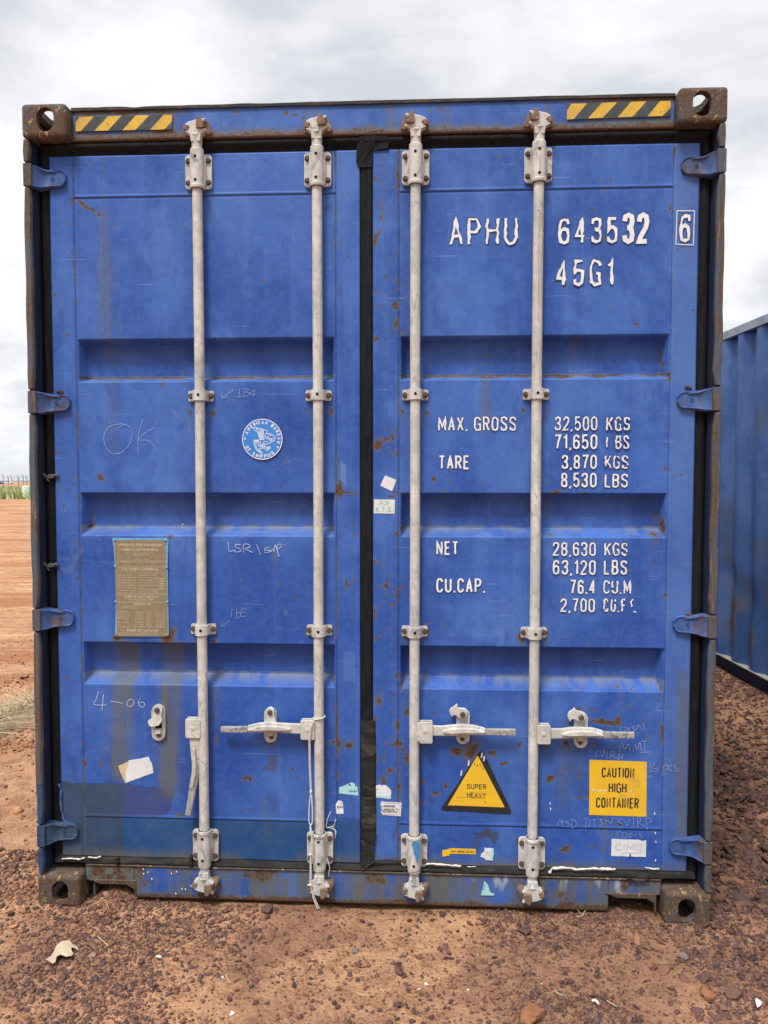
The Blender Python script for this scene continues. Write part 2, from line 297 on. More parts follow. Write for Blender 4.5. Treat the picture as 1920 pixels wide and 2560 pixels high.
# ------------------------------------------------------------------ stroke lettering
def arc(cx, cy, rx, ry, a0, a1, n=7):
    return [(cx+rx*math.cos(math.radians(a0+(a1-a0)*i/n)), cy+ry*math.sin(math.radians(a0+(a1-a0)*i/n))) for i in range(n+1)]
Sx = [(.5, .78), (.45, .94), (.25, 1), (.05, .94), (0, .77), (.06, .62), (.25, .52), (.44, .42), (.5, .25), (.45, .07), (.25, 0), (.05, .07), (0, .24)]
G = {
 'A': (.5, [[(0, 0), (.25, 1), (.5, 0)], [(.08, .32), (.42, .32)]]),
 'B': (.5, [[(0, 0), (0, 1), (.27, 1)]+arc(.27, .765, .2, .235, 90, -90)+[(.0, .53)], [(.1, .53), (.29, .53)]+arc(.29, .265, .21, .265, 90, -90)+[(0, 0)]]),
 'C': (.5, [arc(.25, .75, .25, .25, 5, 180)+arc(.25, .25, .25, .25, 180, 355)]),
 'D': (.5, [[(0, 0), (0, 1), (.22, 1)]+arc(.22, .72, .28, .28, 90, 0)+arc(.22, .28, .28, .28, 0, -90)+[(0, 0)]]),
 'E': (.44, [[(.44, 1), (0, 1), (0, 0), (.44, 0)], [(0, .53), (.38, .53)]]),
 'F': (.42, [[(.42, 1), (0, 1), (0, 0)], [(0, .53), (.36, .53)]]),
 'G': (.5, [arc(.25, .75, .25, .25, 5, 180)+arc(.25, .25, .25, .25, 180, 270)+[(.5, .06), (.5, .47), (.3, .47)]]),
 'H': (.5, [[(0, 0), (0, 1)], [(.5, 0), (.5, 1)], [(0, .53), (.5, .53)]]),
 'I': (.02, [[(.01, 0), (.01, 1)]]),
 'J': (.4, [[(.4, 1), (.4, .2)]+arc(.2, .2, .2, .2, 0, -160)]),
 'K': (.5, [[(0, 0), (0, 1)], [(.48, 1), (.02, .4)], [(.17, .58), (.5, 0)]]),
 'L': (.42, [[(0, 1), (0, 0), (.42, 0)]]),
 'M': (.62, [[(0, 0), (0, 1), (.31, .25), (.62, 1), (.62, 0)]]),
 'N': (.5, [[(0, 0), (0, 1), (.5, 0), (.5, 1)]]),
 'O': (.5, [arc(.25, .75, .25, .25, 0, 180)+arc(.25, .25, .25, .25, 180, 360)+[(.5, .75)]]),
 'P': (.5, [[(0, 0), (0, 1), (.25, 1)]+arc(.25, .74, .25, .26, 90, -90)+[(0, .48)]]),
 'Q': (.5, [arc(.25, .75, .25, .25, 0, 180)+arc(.25, .25, .25, .25, 180, 360)+[(.5, .75)], [(.3, .2), (.52, -.04)]]),
 'R': (.5, [[(0, 0), (0, 1), (.25, 1)]+arc(.25, .75, .25, .25, 90, -90)+[(0, .5)], [(.26, .5), (.5, 0)]]),
 'S': (.5, [Sx]), 'T': (.5, [[(0, 1), (.5, 1)], [(.25, 1), (.25, 0)]]),
 'U': (.5, [[(0, 1), (0, .25)]+arc(.25, .25, .25, .25, 180, 360)+[(.5, 1)]]),
 'V': (.5, [[(0, 1), (.25, 0), (.5, 1)]]), 'W': (.7, [[(0, 1), (.17, 0), (.35, .85), (.53, 0), (.7, 1)]]),
 'X': (.5, [[(0, 0), (.5, 1)], [(0, 1), (.5, 0)]]), 'Y': (.5, [[(0, 1), (.25, .48), (.5, 1)], [(.25, .48), (.25, 0)]]),
 'Z': (.5, [[(0, 1), (.5, 1), (0, 0), (.5, 0)]]),
 '1': (.26, [[(0, .80), (.16, .88), (.24, 1), (.24, 0)]]),
 '2': (.5, [[(0, .74), (.05, .93), (.25, 1), (.45, .93), (.5, .74), (.43, .53), (.09, .16), (0, 0), (.5, 0)]]),
 '3': (.5, [[(0, .77), (.05, .94), (.25, 1), (.45, .94), (.49, .77), (.43, .6), (.27, .53), (.17, .53)], [(.22, .53), (.43, .46), (.5, .27), (.45, .07), (.25, 0), (.05, .07), (0, .24)]]),
 '4': (.5, [[(.37, 0), (.37, 1), (0, .28), (.5, .28)]]),
 '5': (.5, [[(.46, 1), (.06, 1), (.03, .5), (.12, .6), (.28, .63), (.45, .54), (.5, .32), (.45, .08), (.25, 0), (.05, .07), (0, .22)]]),
 '6': (.5, [[(.49, .78), (.43, .95), (.25, 1), (.06, .93), (0, .72), (0, .27), (.06, .06), (.25, 0), (.44, .06), (.5, .29), (.44, .53), (.25, .6), (.07, .53), (0, .4)]]),
 '7': (.5, [[(0, 1), (.5, 1), (.3, .5), (.2, 0)]]),
 '8': (.5, [[(.25, .53), (.06, .62), (.02, .77), (.07, .94), (.25, 1), (.43, .94), (.48, .77), (.44, .62), (.25, .53), (.05, .44), (0, .26), (.05, .06), (.25, 0), (.45, .06), (.5, .26), (.45, .44), (.25, .53)]]),
 '9': (.5, [[(.01, .22), (.07, .05), (.25, 0), (.44, .07), (.5, .28), (.5, .73), (.44, .94), (.25, 1), (.06, .94), (0, .71), (.06, .47), (.25, .4), (.43, .47), (.5, .6)]]),
 '0': (.5, [arc(.25, .75, .25, .25, 0, 180)+arc(.25, .25, .25, .25, 180, 360)+[(.5, .75)]]),
 '.': (.06, [[(0, .0), (.06, .0)]]), ',': (.1, [[(.09, .08), (0, -.10)]]), '-': (.3, [[(0, .45), (.3, .45)]]), '/': (.3, [[(0, 0), (.3, 1)]]), '&': (.5, [Sx]),
 'a': (.4, [arc(.2, .3, .2, .3, 0, 360, 10), [(.4, .6), (.4, 0)]]), 'c': (.36, [arc(.2, .3, .2, .3, 50, 310, 8)]),
 'd': (.4, [arc(.2, .3, .2, .3, 0, 360, 10), [(.4, 1), (.4, 0)]]), 'e': (.4, [[(0, .32), (.4, .32)]+arc(.2, .3, .2, .3, 10, 320, 9)]),
 'h': (.38, [[(0, 1), (0, 0)], [(0, .4)]+arc(.19, .4, .19, .2, 180, 0)+[(.38, 0)]]), 'i': (.02, [[(.01, 0), (.01, .6)], [(.01, .8), (.01, .86)]]),
 'l': (.02, [[(.01, 0), (.01, 1)]]), 'n': (.38, [[(0, .6), (0, 0)], [(0, .4)]+arc(.19, .4, .19, .2, 180, 0)+[(.38, 0)]]),
 'o': (.4, [arc(.2, .3, .2, .3, 0, 360, 10)]), 'p': (.4, [[(0, .6), (0, -.3)], arc(.2, .3, .2, .3, 180, -180, 10)]),
 'r': (.26, [[(0, .6), (0, 0)], [(0, .4), (.08, .56), (.26, .6)]]), 's': (.36, [[(.34, .5), (.18, .6), (.03, .48), (.1, .33), (.28, .27), (.34, .12), (.18, 0), (.0, .1)]]),
 't': (.26, [[(.1, .9), (.1, .1), (.26, 0)], [(0, .6), (.26, .6)]]),
}
_dz = [0]
def stroke(mb, pts, t, y, mi=0, jag=0.0, gap=0.0, closed=False):
    """flat ribbon along pts (x,z), total width t; jag = torn edges, gap = missing bits"""
    P = [np.array(p, float) for p in pts]
    if jag:                                   # subdivide
        Q = [P[0]]
        for a, b in zip(P[:-1], P[1:]):
            k = max(1, int(np.linalg.norm(b-a)/(t*1.1)))
            Q += [a+(b-a)*(i+1)/k for i in range(k)]
        P = Q
    P = [P[0]]+[b for a, b in zip(P[:-1], P[1:]) if np.linalg.norm(b-a) > 1e-7]
    if len(P) < 2: return
    closed = len(P) > 3 and np.linalg.norm(P[0]-P[-1]) < 1e-6
    n = len(P); L = []; R = []
    for i in range(n):
        a = P[i-1] if i else (P[-2] if closed else None); b = P[i+1] if i < n-1 else (P[1] if closed else None)
        d1 = (P[i]-a) if a is not None else None; d2 = (b-P[i]) if b is not None else None
        if d1 is not None and np.linalg.norm(d1) < 1e-9: d1 = None
        if d2 is not None and np.linalg.norm(d2) < 1e-9: d2 = None
        if d1 is None: d1 = d2
        if d2 is None: d2 = d1
        d1 = d1/np.linalg.norm(d1); d2 = d2/np.linalg.norm(d2); m = d1+d2
        m = m/np.linalg.norm(m) if np.linalg.norm(m) > .3 else d1
        nn = np.array([-m[1], m[0]]); s = 1/max(.5, float(np.dot(m, d1)))
        ja = 1+jag*random.uniform(-1, .45) if jag else 1; jb = 1+jag*random.uniform(-1, .45) if jag else 1
        off = (nn*t*.5*jag*random.uniform(-.5, .5)) if jag else 0
        L.append(P[i]+off+nn*t/2*s*ja); R.append(P[i]+off-nn*t/2*s*jb)
    _dz[0] = (_dz[0]+1) % 9; yy = y-_dz[0]*2.2e-5
    for i in range(n-1):
        if gap and random.random() < gap: continue
        e = .06 if (gap and random.random() < .5) else 0
        l0, l1, r0, r1 = L[i], L[i+1], R[i], R[i+1]; yy -= 5e-6
        if e: l1 = l0+(l1-l0)*(1-e*2); r1 = r0+(r1-r0)*(1-e)
        mb.add([(l0[0], yy, l0[1]), (l1[0], yy, l1[1]), (r1[0], yy, r1[1]), (r0[0], yy, r0[1])], [(0, 1, 2, 3)], mi)
def text_width(s, sp=.17):
    return sum((G[c][0] if c in G else .34)+sp for c in s)-sp
def text(mb, s, x0, x1, zb, zt, th, y, mi=0, sp=.12, jag=0, gap=0, slope=0.0, xf=None, outline=None, omi=1):
    """fit the string between x0 and x1, baseline zb to cap height zt (metres); th = stroke as share of height"""
    h = zt-zb; t = th*h; g_ = sp*h; nl = sum(c in G for c in s); W_ = sum(G[c][0] for c in s if c in G and G[c][0] > .1)
    nar = sum(1 for c in s if c in G); kx = max(.05*h, (x1-x0-nar*t-(len(s)-1)*g_-.2*h*s.count(' '))/max(W_, .3)) if W_ else h; x = x0+t/2; hh = h-t
    for c in s:
        if c in G:
            wd, st = G[c]; kq = kx if wd > .1 else 0
            for pl in st:
                pts = [(x+px*kq, zb+t/2+pz*hh) for px, pz in pl]
                if c == '.': pts = [(x-t*.45, zb+t*.5), (x+t*.45, zb+t*.5)]
                if c == ',': pts = [(x+t*.3, zb+t*.7), (x-t*.3, zb-t*.6)]
                pts = [(a, b+slope*(a-x0)) for a, b in pts]
                if xf: pts = [xf(*p) for p in pts]
                if outline: stroke(mb, pts, t*outline, y+.00035, omi)
                stroke(mb, pts, t, y, mi, jag, gap)
            x += wd*kq+t+g_
        else: x += .2*h+g_
    return mb
def fit(mb, s, p0, p1, th, y, **k):
    """p0 = lower left corner, p1 = upper right corner"""
    return text(mb, s, p0[0], p1[0], p0[1], p1[1], th, y, **k)

# ------------------------------------------------------------------ the blue container
YD, YH, YS, YR, RRAD = .058, .045, .050, .033, .0178
Wd, Ht, Ln = 2.438, 2.896, 12.19
root = thing('shipping_container', 'blue high container with closed double doors, four white lock rods and white lettering', 'container')
def stadium(cx, cz, w_, h_, n=8):
    """rounded slot, w_ x h_"""
    r = min(w_, h_)/2; a = max(w_, h_)/2-r; P = []
    if h_ >= w_:
        P += [(cx+r*math.cos(t), cz+a+r*math.sin(t)) for t in np.linspace(0, math.pi, n)]
        P += [(cx+r*math.cos(t), cz-a+r*math.sin(t)) for t in np.linspace(math.pi, 2*math.pi, n)]
    else:
        P += [(cx+a+r*math.cos(t), cz+r*math.sin(t)) for t in np.linspace(-math.pi/2, math.pi/2, n)]
        P += [(cx-a+r*math.cos(t), cz+r*math.sin(t)) for t in np.linspace(math.pi/2, 3*math.pi/2, n)]
    return P
def rrect(x0, x1, z0, z1, r, n=4):
    P = []
    for cx, cz, a in ((x1-r, z1-r, 0), (x0+r, z1-r, 90), (x0+r, z0+r, 180), (x1-r, z0+r, 270)):
        P += [(cx+r*math.cos(math.radians(a+90*i/n)), cz+r*math.sin(math.radians(a+90*i/n))) for i in range(n+1)]
    return P
def bool_mesh(base, cutters):
    for c in cutters:
        m = base.modifiers.new('cut', 'BOOLEAN'); m.operation = 'DIFFERENCE'; m.object = c; m.solver = 'EXACT'
    dg = bpy.context.evaluated_depsgraph_get(); me = bpy.data.meshes.new_from_object(base.evaluated_get(dg))
    base.modifiers.clear(); base.data = me
    for c in cutters: bpy.data.objects.remove(c)
def casting(side, top, front=True):
    x0 = 0 if side < 0 else Wd-.162; x1 = x0+.162; z0 = Ht-.118 if top else 0; z1 = z0+.118; y0, y1 = (0, .178) if front else (Ln-.178, Ln)
    b = MB().box(x0, x1, y0, y1, z0, z1).build('corner_casting', M['cast'], root, bevel=.014, seg=3)
    dg = bpy.context.evaluated_depsgraph_get(); me = bpy.data.meshes.new_from_object(b.evaluated_get(dg)); b.modifiers.clear(); b.data = me
    ti = .024; cs = []
    cs.append(MB().box(x0+ti*.7, x1-ti*.5, y0+.02, y1-.02, z0+ti, z1-ti).build('c', M['cast']))
    zc = (z0+z1)/2; xc = (x0+x1)/2+ (0.006 if side < 0 else -.006)
    ya, yb = (-.02, .05) if front else (Ln-.05, Ln+.02)
    cs.append(MB().prism(stadium(xc, zc+(0.002 if top else -.002), .062, .084), ya, yb).build('c', M['cast']))
    sl = stadium((x0+x1)/2, (y0+y1)/2, .066, .122); zz0, zz1 = (z1-.05, z1+.02) if top else (z0-.02, z0+.05)
    c = MB(); n = len(sl); c.add([(x, y, zz0) for x, y in sl]+[(x, y, zz1) for x, y in sl], [tuple(range(n)), tuple(range(2*n-1, n-1, -1))]+[(i, n+i, n+(i+1) % n, (i+1) % n) for i in range(n)])
    cs.append(c.build('c', M['cast']))
    sl = stadium((y0+y1)/2, zc, .10, .055); xx0, xx1 = (x0-.02, x0+.05) if side < 0 else (x1-.05, x1+.02)
    c = MB(); c.add([(xx0, y, z) for y, z in sl]+[(xx1, y, z) for y, z in sl], [tuple(range(n)), tuple(range(2*n-1, n-1, -1))]+[(i, n+i, n+(i+1) % n, (i+1) % n) for i in range(n)])
    cs.append(c.build('c', M['cast']))
    bool_mesh(b, cs); return b
for s_ in (-1, 1):
    for t_ in (0, 1): casting(s_, t_); casting(s_, t_, False)

def mx(side, x): return x if side < 0 else Wd-x
HZ = [2.652, 1.852, 1.064, .262]              # hinge heights
for side in (-1, 1):
    mb = MB(); X = lambda a: mx(side, a)
    def bx(a, b, y0, y1, z0, z1, mi=0): mb.box(min(X(a), X(b)), max(X(a), X(b)), y0, y1, z0, z1, mi)
    # outer lip in segments between the hinge knuckles
    zs = [.1185]+[z for h in HZ[::-1] for z in (h-.042, h+.042)]+[2.7775]
    for a, b in zip(zs[0::2], zs[1::2]):
        a += .004; b -= .004; N_ = max(2, int((b-a)/.05)); pr = []
        for k in range(N_+1):
            z = a+(b-a)*k/N_; e = 0 if 0 < k < N_ else .006
            wob = .0015*math.sin(z*23+side)+random.uniform(-.0008, .0008)
            pr.append((z, .003+wob+e*.4, .029+wob-e))
        ring = []
        vs = []; fs = []
        for z, xa, xb in pr:
            for (xx, yy) in ((xa, .004), (xb-.005, .0), (xb, .006), (xb, .018), (xa, .05)): vs.append((X(xx), yy, z))
        for k in range(len(pr)-1):
            for q in range(5): fs.append((k*5+q, k*5+(q+1) % 5, (k+1)*5+(q+1) % 5, (k+1)*5+q))
        fs += [tuple(range(5)), tuple((len(pr)-1)*5+q for q in range(5))]
        mb.add(vs, fs, 0)
        if side < 0: mb.m[-len(fs):] = [2 if pr[min(j//5, len(pr)-1)][0] < .42 else 0 for j in range(len(fs))]
    bx(.001, .0225, .02, .160, .1185, 2.7775, 1)                                # outer side plate
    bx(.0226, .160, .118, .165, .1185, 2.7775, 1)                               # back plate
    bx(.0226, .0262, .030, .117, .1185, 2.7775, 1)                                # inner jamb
    mb.build('corner_post', [M['post'], M['post_in'], M['darkpaint']], root, bevel=.0015, seg=1)
# header: blue plate with rusty lower edge and dark roof edge
def plate_grid(name, x0, x1, z0, z1, y, step, mat_, par, relief=None, attrs=None, thick=.05):
    xs = np.linspace(x0, x1, int((x1-x0)/step)+1); zs = np.linspace(z0, z1, int((z1-z0)/step)+1)
    X, Z = np.meshgrid(xs, zs); Y = np.full_like(X, y)
    if relief is not None: Y = Y+relief(X, Z)
    Y[0, :] = np.maximum(Y[0, :], y); 
    # skirt all round
    Xs = np.pad(X, 1, mode='edge'); Zs = np.pad(Z, 1, mode='edge'); Ys = np.pad(Y, 1, mode='edge')
    Ys[0, :] = Ys[-1, :] = y+thick; Ys[:, 0] = Ys[:, -1] = y+thick
    o = grid_obj(name, Xs, Ys, Zs, mat_, par)
    r, st, ti = attrs(Xs, Zs)
    attr(o.data, 'rust', r); attr(o.data, 'stain', st); attr(o.data, 'tint', ti, 'COL')
    return o
def blob(X, Z, x, z, rx, rz=None, s=1.0, ang=0):
    rz = rz or rx
    if rx < .006: s *= 1.15
    c, sn = math.cos(ang), math.sin(ang); dx = X-x; dz = Z-z
    u = (dx*c+dz*sn)/rx; v = (-dx*sn+dz*c)/rz; return s*np.exp(-(u*u+v*v)*1.1)
def inpoly(X, Z, P):
    ins = np.zeros(X.shape, bool); n = len(P)
    for i in range(n):
        x0, z0 = P[i]; x1, z1 = P[(i+1) % n]
        if z0 == z1: continue
        c = ((Z > z0) != (Z > z1)) & (X < (x1-x0)*(Z-z0)/(z1-z0)+x0); ins ^= c
    return ins
hz0, hz1 = 2.781, 2.887
def hdr_attrs(X, Z):
    e = fbm(X, Z*.3, 14, 4, 3)
    r = .95*np.clip(1-(Z-hz0)/(.012+.034*e), 0, 1)**.6*(Z < hz0+.06)+.35*ss(fbm(X, Z, 9, 4, 5), .58, .8)
    r += .75*ss(Z, 2.862-.02*e, 2.882)*ss(np.abs(X-Wd/2), .55, .85)
    for cx, f in ((560, c10), (250, c10), (200, c10), (300, c10), (1150, c10), (1195, c10)):
        pass
    for (cx, cy, f, rx) in ((195, 265, c10, .012), (255, 278, c10, .010), (305, 300, c10, .008), (1130, 250, c10, .007), (1195, 238, c10, .011), (640, 375, c10, .005), (1535, 260, c00, .01), (810, 260, c00, .015)):
        p = f(cx, cy, YH); r = r+blob(X, Z, p[0], p[1], rx, rx*.7, .9)
    st = .55*ss(fbm(X, Z*.12, 22, 3, 8), .56, .75)+.8*ss(Z, hz0+.055, hz0+.005)
    ti = np.zeros(X.shape+(4,)); ti[..., :3] = (.13, .15, .17)
    ti[..., 3] = .65*ss(np.abs(X-Wd/2), .72, .98)*ss(fbm(X, Z, 8, 4, 2), .3, .6)
    return r, st*.7, ti
header = plate_grid('door_header', .163, Wd-.163, hz0, hz1, YH, .005, M['paint'], root,
    lambda X, Z: -.0035*np.clip(1-(Z-hz0)/.02, 0, 1)*fbm(X, Z, 60, 3, 1)+.002*fbm(X, Z, 3, 2, 4), hdr_attrs)
mb = MB(); n_ = 120
for i in range(n_):
    a = .163+(Wd-.326)*i/n_; b = .163+(Wd-.326)*(i+1)/n_
    f = lambda q: .0075+.004*(fbm(q, 0, 12, 3, 2)-.5)-.004*math.exp(-((q-.39)/.03)**2)
    za, zb_ = hz1+f(a), hz1+f(b)
    mb.add([(a, YH-.006, hz1-.003), (b, YH-.006, hz1-.003), (b, YH-.006, zb_), (a, YH-.006, za), (a, YH+.05, za), (b, YH+.05, zb_)], [(0, 1, 2, 3), (3, 2, 5, 4)])
    mb.add([(a, YH-.006, hz1-.003), (b, YH-.006, hz1-.003), (b, YH+.05, hz1-.003), (a, YH+.05, hz1-.003)], [(0, 1, 2, 3)])
mb.build('roof_edge', M['edge'], root)
# sill with the two pocket notches
sz0, sz1 = .017, .137
nl0, nl1 = at(232, 2215, YS)[0], c04(872, 400, YS)[0]; nlz = c04(700, 317, YS)[1]
nr0, nr1 = c24(622, 500, YS)[0], c24(925, 420, YS)[0]; nrz = c24(780, 408, YS)[1]
def sill_attrs(X, Z):
    e = fbm(X, Z*.3, 12, 4, 9)
    r = 1.0*np.clip(1-(Z-sz0)/(.008+.034*e), 0, 1)**.6+.85*ss(Z, sz1-.012*e-.004, sz1)+.75*ss(fbm(X, Z, 11, 5, 11), .54, .72)
    r += .5*ss(np.abs(X-Wd/2), .82, .95)*ss(fbm(X, Z, 14, 4, 1), .35, .6)
    st = 1.25*ss(.7*fbm(X, Z*.1, 22, 4, 14)+.3*fbm(X, Z, 40, 4, 15), .40, .60)+.10
    ti = np.zeros(X.shape+(4,)); ti[..., :3] = (.15, .155, .15)
    gk = fbm(X, Z*.8, 16, 5, 33); ti[..., 3] = np.maximum(.9*ss(np.abs(X-Wd/2), .78, .95)*ss(fbm(X, Z, 10, 4, 3), .15, .5), .35*ss(gk, .50, .62))
    wr = ss(fbm(X, Z*.18, 30, 4, 21), .56, .66)*ss(Z, sz0+.03, sz1)*ss(X, 1.5, 1.75)        # white runs
    ti[..., :3] = np.where((wr > .3)[..., None], (.50, .50, .47), ti[..., :3]); ti[..., 3] = np.maximum(ti[..., 3], wr*.8)
    return r*.95, np.clip(st*.9, 0, .9), ti
for nm, a, b, z0_, z1_ in (('door_sill', nl1, nr0, sz0, sz1),):
    sill = plate_grid('door_sill', a, b, z0_, z1_, YS, .005, M['paint'], root, lambda X, Z: .003*fbm(X, Z, 6, 3, 1), sill_attrs, .06)
for a, b, z in ((.163, nl1-.001, nlz), (nr0+.001, Wd-.163, nrz)):
    plate_grid('pocket_plate', a, b, z, sz1, YS+.001, .005, M['paint'], root, None, sill_attrs, .06)
mb = MB()
mb.box(.163, Wd-.163, YS-.004, .12, sz1-.002, sz1+.004)                                     # ledge on top of the sill
for a, b, z in ((nl0, nl1, nlz), (nr0, nr1, nrz)):
    mb.box(a-.001, b+.012, YS+.062, .30, z-.012, z)                                             # pocket roof
    mb.box(a-.004, a+.004, YS+.01, .30, sz0, z); mb.box(b-.001, b+.006, YS+.062, .35, sz0, z)
    mb.prism([(a-.012, z), (a+.0, z), (a+.03, z-.012), (b-.03, z-.012), (b, z-.03), (b+.0, sz0), (b+.006, sz0), (b+.006, z+.006), (a-.012, z+.006)], YS-.003, YS+.02)
mb.build('pocket_frame', M['cast'], root, bevel=.002, seg=1)
mb = MB(); mb.prism([(.1625, sz0), (nl0-.004, sz0), (nl0-.012, nlz), (.1625, nlz)], YS+.06, YS+.10)
mb.build('pocket_cheek', M['cast'], root)
mb = MB(); mb.prism([(nr1+.0, nrz), (nr1+.02, sz0), (Wd-.1625, sz0), (Wd-.1625, nrz)], YS+.06, YS+.10)
mb.build('pocket_cheek', M['cast'], root)

# body behind the doors
def corrugated(name, x, y0, y1, z0, z1, depth, mat_, par, sgn=1, pitch=.278, attrs=None, nz=2, dent=None):
    ys = []; y = y0; k = 0
    prof = [(0, 0), (.072, 0), (.140, 1), (.210, 1), (.278, 0)]
    while y < y1:
        for py_, d in prof[:-1]:
            if y+py_ < y1: ys.append((y+py_, d))
        y += pitch
    ys.append((y1, 0)); zs = np.linspace(z0, z1, nz)
    Yg, Zg = np.meshgrid([a for a, _ in ys], zs); Dg = np.meshgrid([d for _, d in ys], zs)[0]
    Xg = x+sgn*depth*Dg
    if dent is not None: Xg = Xg+dent(Yg, Zg)
    o = grid_obj(name, Xg, Yg, Zg, mat_, par, smooth=False)
    if attrs:
        r, st, ti = attrs(Yg, Zg); attr(o.data, 'rust', r); attr(o.data, 'stain', st); attr(o.data, 'tint', ti, 'COL')
    return o
corrugated('side_wall', .006, .17, Ln-.17, .16, 2.80, .034, M['paint_plain'], root, 1)
corrugated('side_wall', Wd-.006, .17, Ln-.17, .16, 2.80, .034, M['paint_plain'], root, -1)
MB().box(.002, .06, .178, Ln-.178, 2.80, 2.872).box(Wd-.06, Wd-.002, .178, Ln-.178, 2.80, 2.872).build('top_rail', M['paint_plain'], root)
MB().box(.002, .05, .178, Ln-.178, .02, .16).box(Wd-.05, Wd-.002, .178, Ln-.178, .02, .16).build('bottom_rail', M['steel_dark'], root)
MB().box(.03, Wd-.03, .17, Ln-.05, 2.855, 2.868).build('roof', M['paint_plain'], root)
MB().box(.03, Wd-.03, .36, Ln-.05, .125, .16).build('floor', M['steel_dark'], root)
MB().box(.05, Wd-.05, Ln-.06, Ln-.02, .05, 2.85).build('end_wall', M['paint_plain'], root)
mb = MB()
for i in range(12): mb.box(.05, Wd-.05, .6+i*.95, .66+i*.95, .03, .124)
mb.build('cross_member', M['steel_dark'], root)

# ------------------------------------------------------------------ doors
dzt, dzb = 2.733, .166
DL0, DL1 = .071, 1.191
DR0, DR1 = 1.238, 2.367
PL0, PL1 = c00(480, 1000)[0], c10(516, 1000)[0]
PR0, PR1 = c10(928, 1000)[0], c20(1045, 1000)[0]
seam_t = c10(200, 788)[1]; seam_b = .5*(c03(900, 1093)[1]+c03(500, 1093)[1])
T = [((2.083, 2.053), (1.946, 1.928)), ((1.527, 1.509), (1.399, 1.369)), ((.976, .946), (.852, .817))]
T = [((a, a-(a-b)*.62), (c, d)) for (a, b), (c, d) in T]      # the upper flank of each pressing is the steeper one
DEP = .052
def smooth_lin(v, a, b): return np.clip((v-a)/(b-a), 0, 1)
def breaks(lo, hi, pts, step):
    P = sorted([lo, hi]+[p for p in pts if lo < p < hi]); out = []
    for a, b in zip(P[:-1], P[1:]):
        k = max(1, int(math.ceil((b-a)/step))); out += list(np.linspace(a, b, k, endpoint=False))
    return np.array(out+[hi])
def door(x0, x1, p0, p1, rusts, stains, tints, seed, label):
    xs = breaks(x0, x1, [p0, p1, p0-.002, p0+.002, p1-.002, p1+.002, p0+.008, p1-.008, p0+.024, p1-.024], .0048)
    zb = []
    for (a, b), (c, d) in T: zb += [a, b, c, d, a+.003, b-.003, c+.003, d-.003]
    zs = breaks(dzb, dzt, zb+[seam_t, seam_t-.003, seam_t+.003, seam_b, seam_b-.003, seam_b+.003], .0048)
    X, Z = np.meshgrid(xs, zs); Y = np.full_like(X, YD)
    rec = np.zeros_like(X)
    for (a, b), (c, d) in T: rec = np.maximum(rec, np.minimum(smooth_lin(Z, a, b), smooth_lin(Z, d, c)))
    win = np.minimum(smooth_lin(X, p0+.006, p0+.024), smooth_lin(X, p1-.006, p1-.024))
    rec = np.minimum(rec, win); rec = rec*rec*(3-2*rec)*.15+rec*.85
    Y += DEP*rec
    Y += (.010*np.clip(fbm(X, Z, 2.6, 3, seed)-.5, 0, .3)+.003*np.clip(fbm(X, Z, 11, 2, seed+4)-.5, 0, .4))*win                              # oil-canning of the sheet
    gin = (X > p0) & (X < p1)
    for p in (p0, p1): Y += .003*np.exp(-((X-p)/.0018)**2)
    for q in (seam_t, seam_b):
        Y -= gin*.0035*np.exp(-((Z-q-.002)/.0022)**2); Y += gin*.002*np.exp(-((Z-q+.004)/.0022)**2)
    Xs = np.pad(X, 1, mode='edge'); Zs = np.pad(Z, 1, mode='edge'); Ys = np.pad(Y, 1, mode='edge')
    Ys[0, :] = Ys[-1, :] = YD+.05; Ys[:, 0] = Ys[:, -1] = YD+.05
    o = grid_obj('door', Xs, Ys, Zs, M['paint'], root); tag(o, label)
    r = np.zeros_like(Xs); st = np.zeros_like(Xs); ti = np.zeros(Xs.shape+(4,))
    # rust along weld seams, trough ledges and edges
    for p in (p0, p1): r += .42*np.exp(-((Xs-p)/.004)**2)*ss(fbm(Xs, Zs, 7, 4, seed+3), .45, .62)*1.5
    for (a, b), (c, d) in T[:1]:
        r += .75*np.exp(-((Zs-c)/.006)**2)*ss(fbm(Xs, Zs*0, 6, 4, seed+5), .40, .60)*((Xs > p0) & (Xs < p1))
    for (a, b), (c, d) in T:
        led = ((Zs < c+.012) & (Zs > d-.001) & (Xs > p0+.004) & (Xs < p1-.004))*ss(Zs, d, c)
        ti[..., :3] = np.where((led > .05)[..., None], (.17, .20, .26), ti[..., :3]); ti[..., 3] = np.maximum(ti[..., 3], led*.75*ss(fbm(Xs, Zs, 30, 3, 4), .2, .7))
        r += .5*np.exp(-((Zs-(b+.002))/.004)**2)*ss(fbm(Xs, Zs*0, 5, 4, seed+8), .62, .75)
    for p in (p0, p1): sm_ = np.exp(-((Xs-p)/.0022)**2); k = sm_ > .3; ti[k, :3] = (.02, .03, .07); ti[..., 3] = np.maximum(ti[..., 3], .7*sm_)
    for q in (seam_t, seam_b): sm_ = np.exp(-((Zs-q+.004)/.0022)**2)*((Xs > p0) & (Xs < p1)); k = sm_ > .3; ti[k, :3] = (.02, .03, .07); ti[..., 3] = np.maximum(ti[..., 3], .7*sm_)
    r += .5*ss(Zs, dzb+.012, dzb)*ss(fbm(Xs, Zs, 9, 3, 2), .4, .7)
    st += .9*ss(Zs, dzb+.05, dzb)*ss(fbm(Xs, Zs*.3, 9, 3, 6), .35, .6)
    Xw = Xs+.020*(fbm(Xs, Zs, 45, 4, 31)-.5); Zw = Zs+.024*(fbm(Xs, Zs, 40, 4, 37)-.5)
    for a in rusts: r += blob(Xw, Zw, *a)
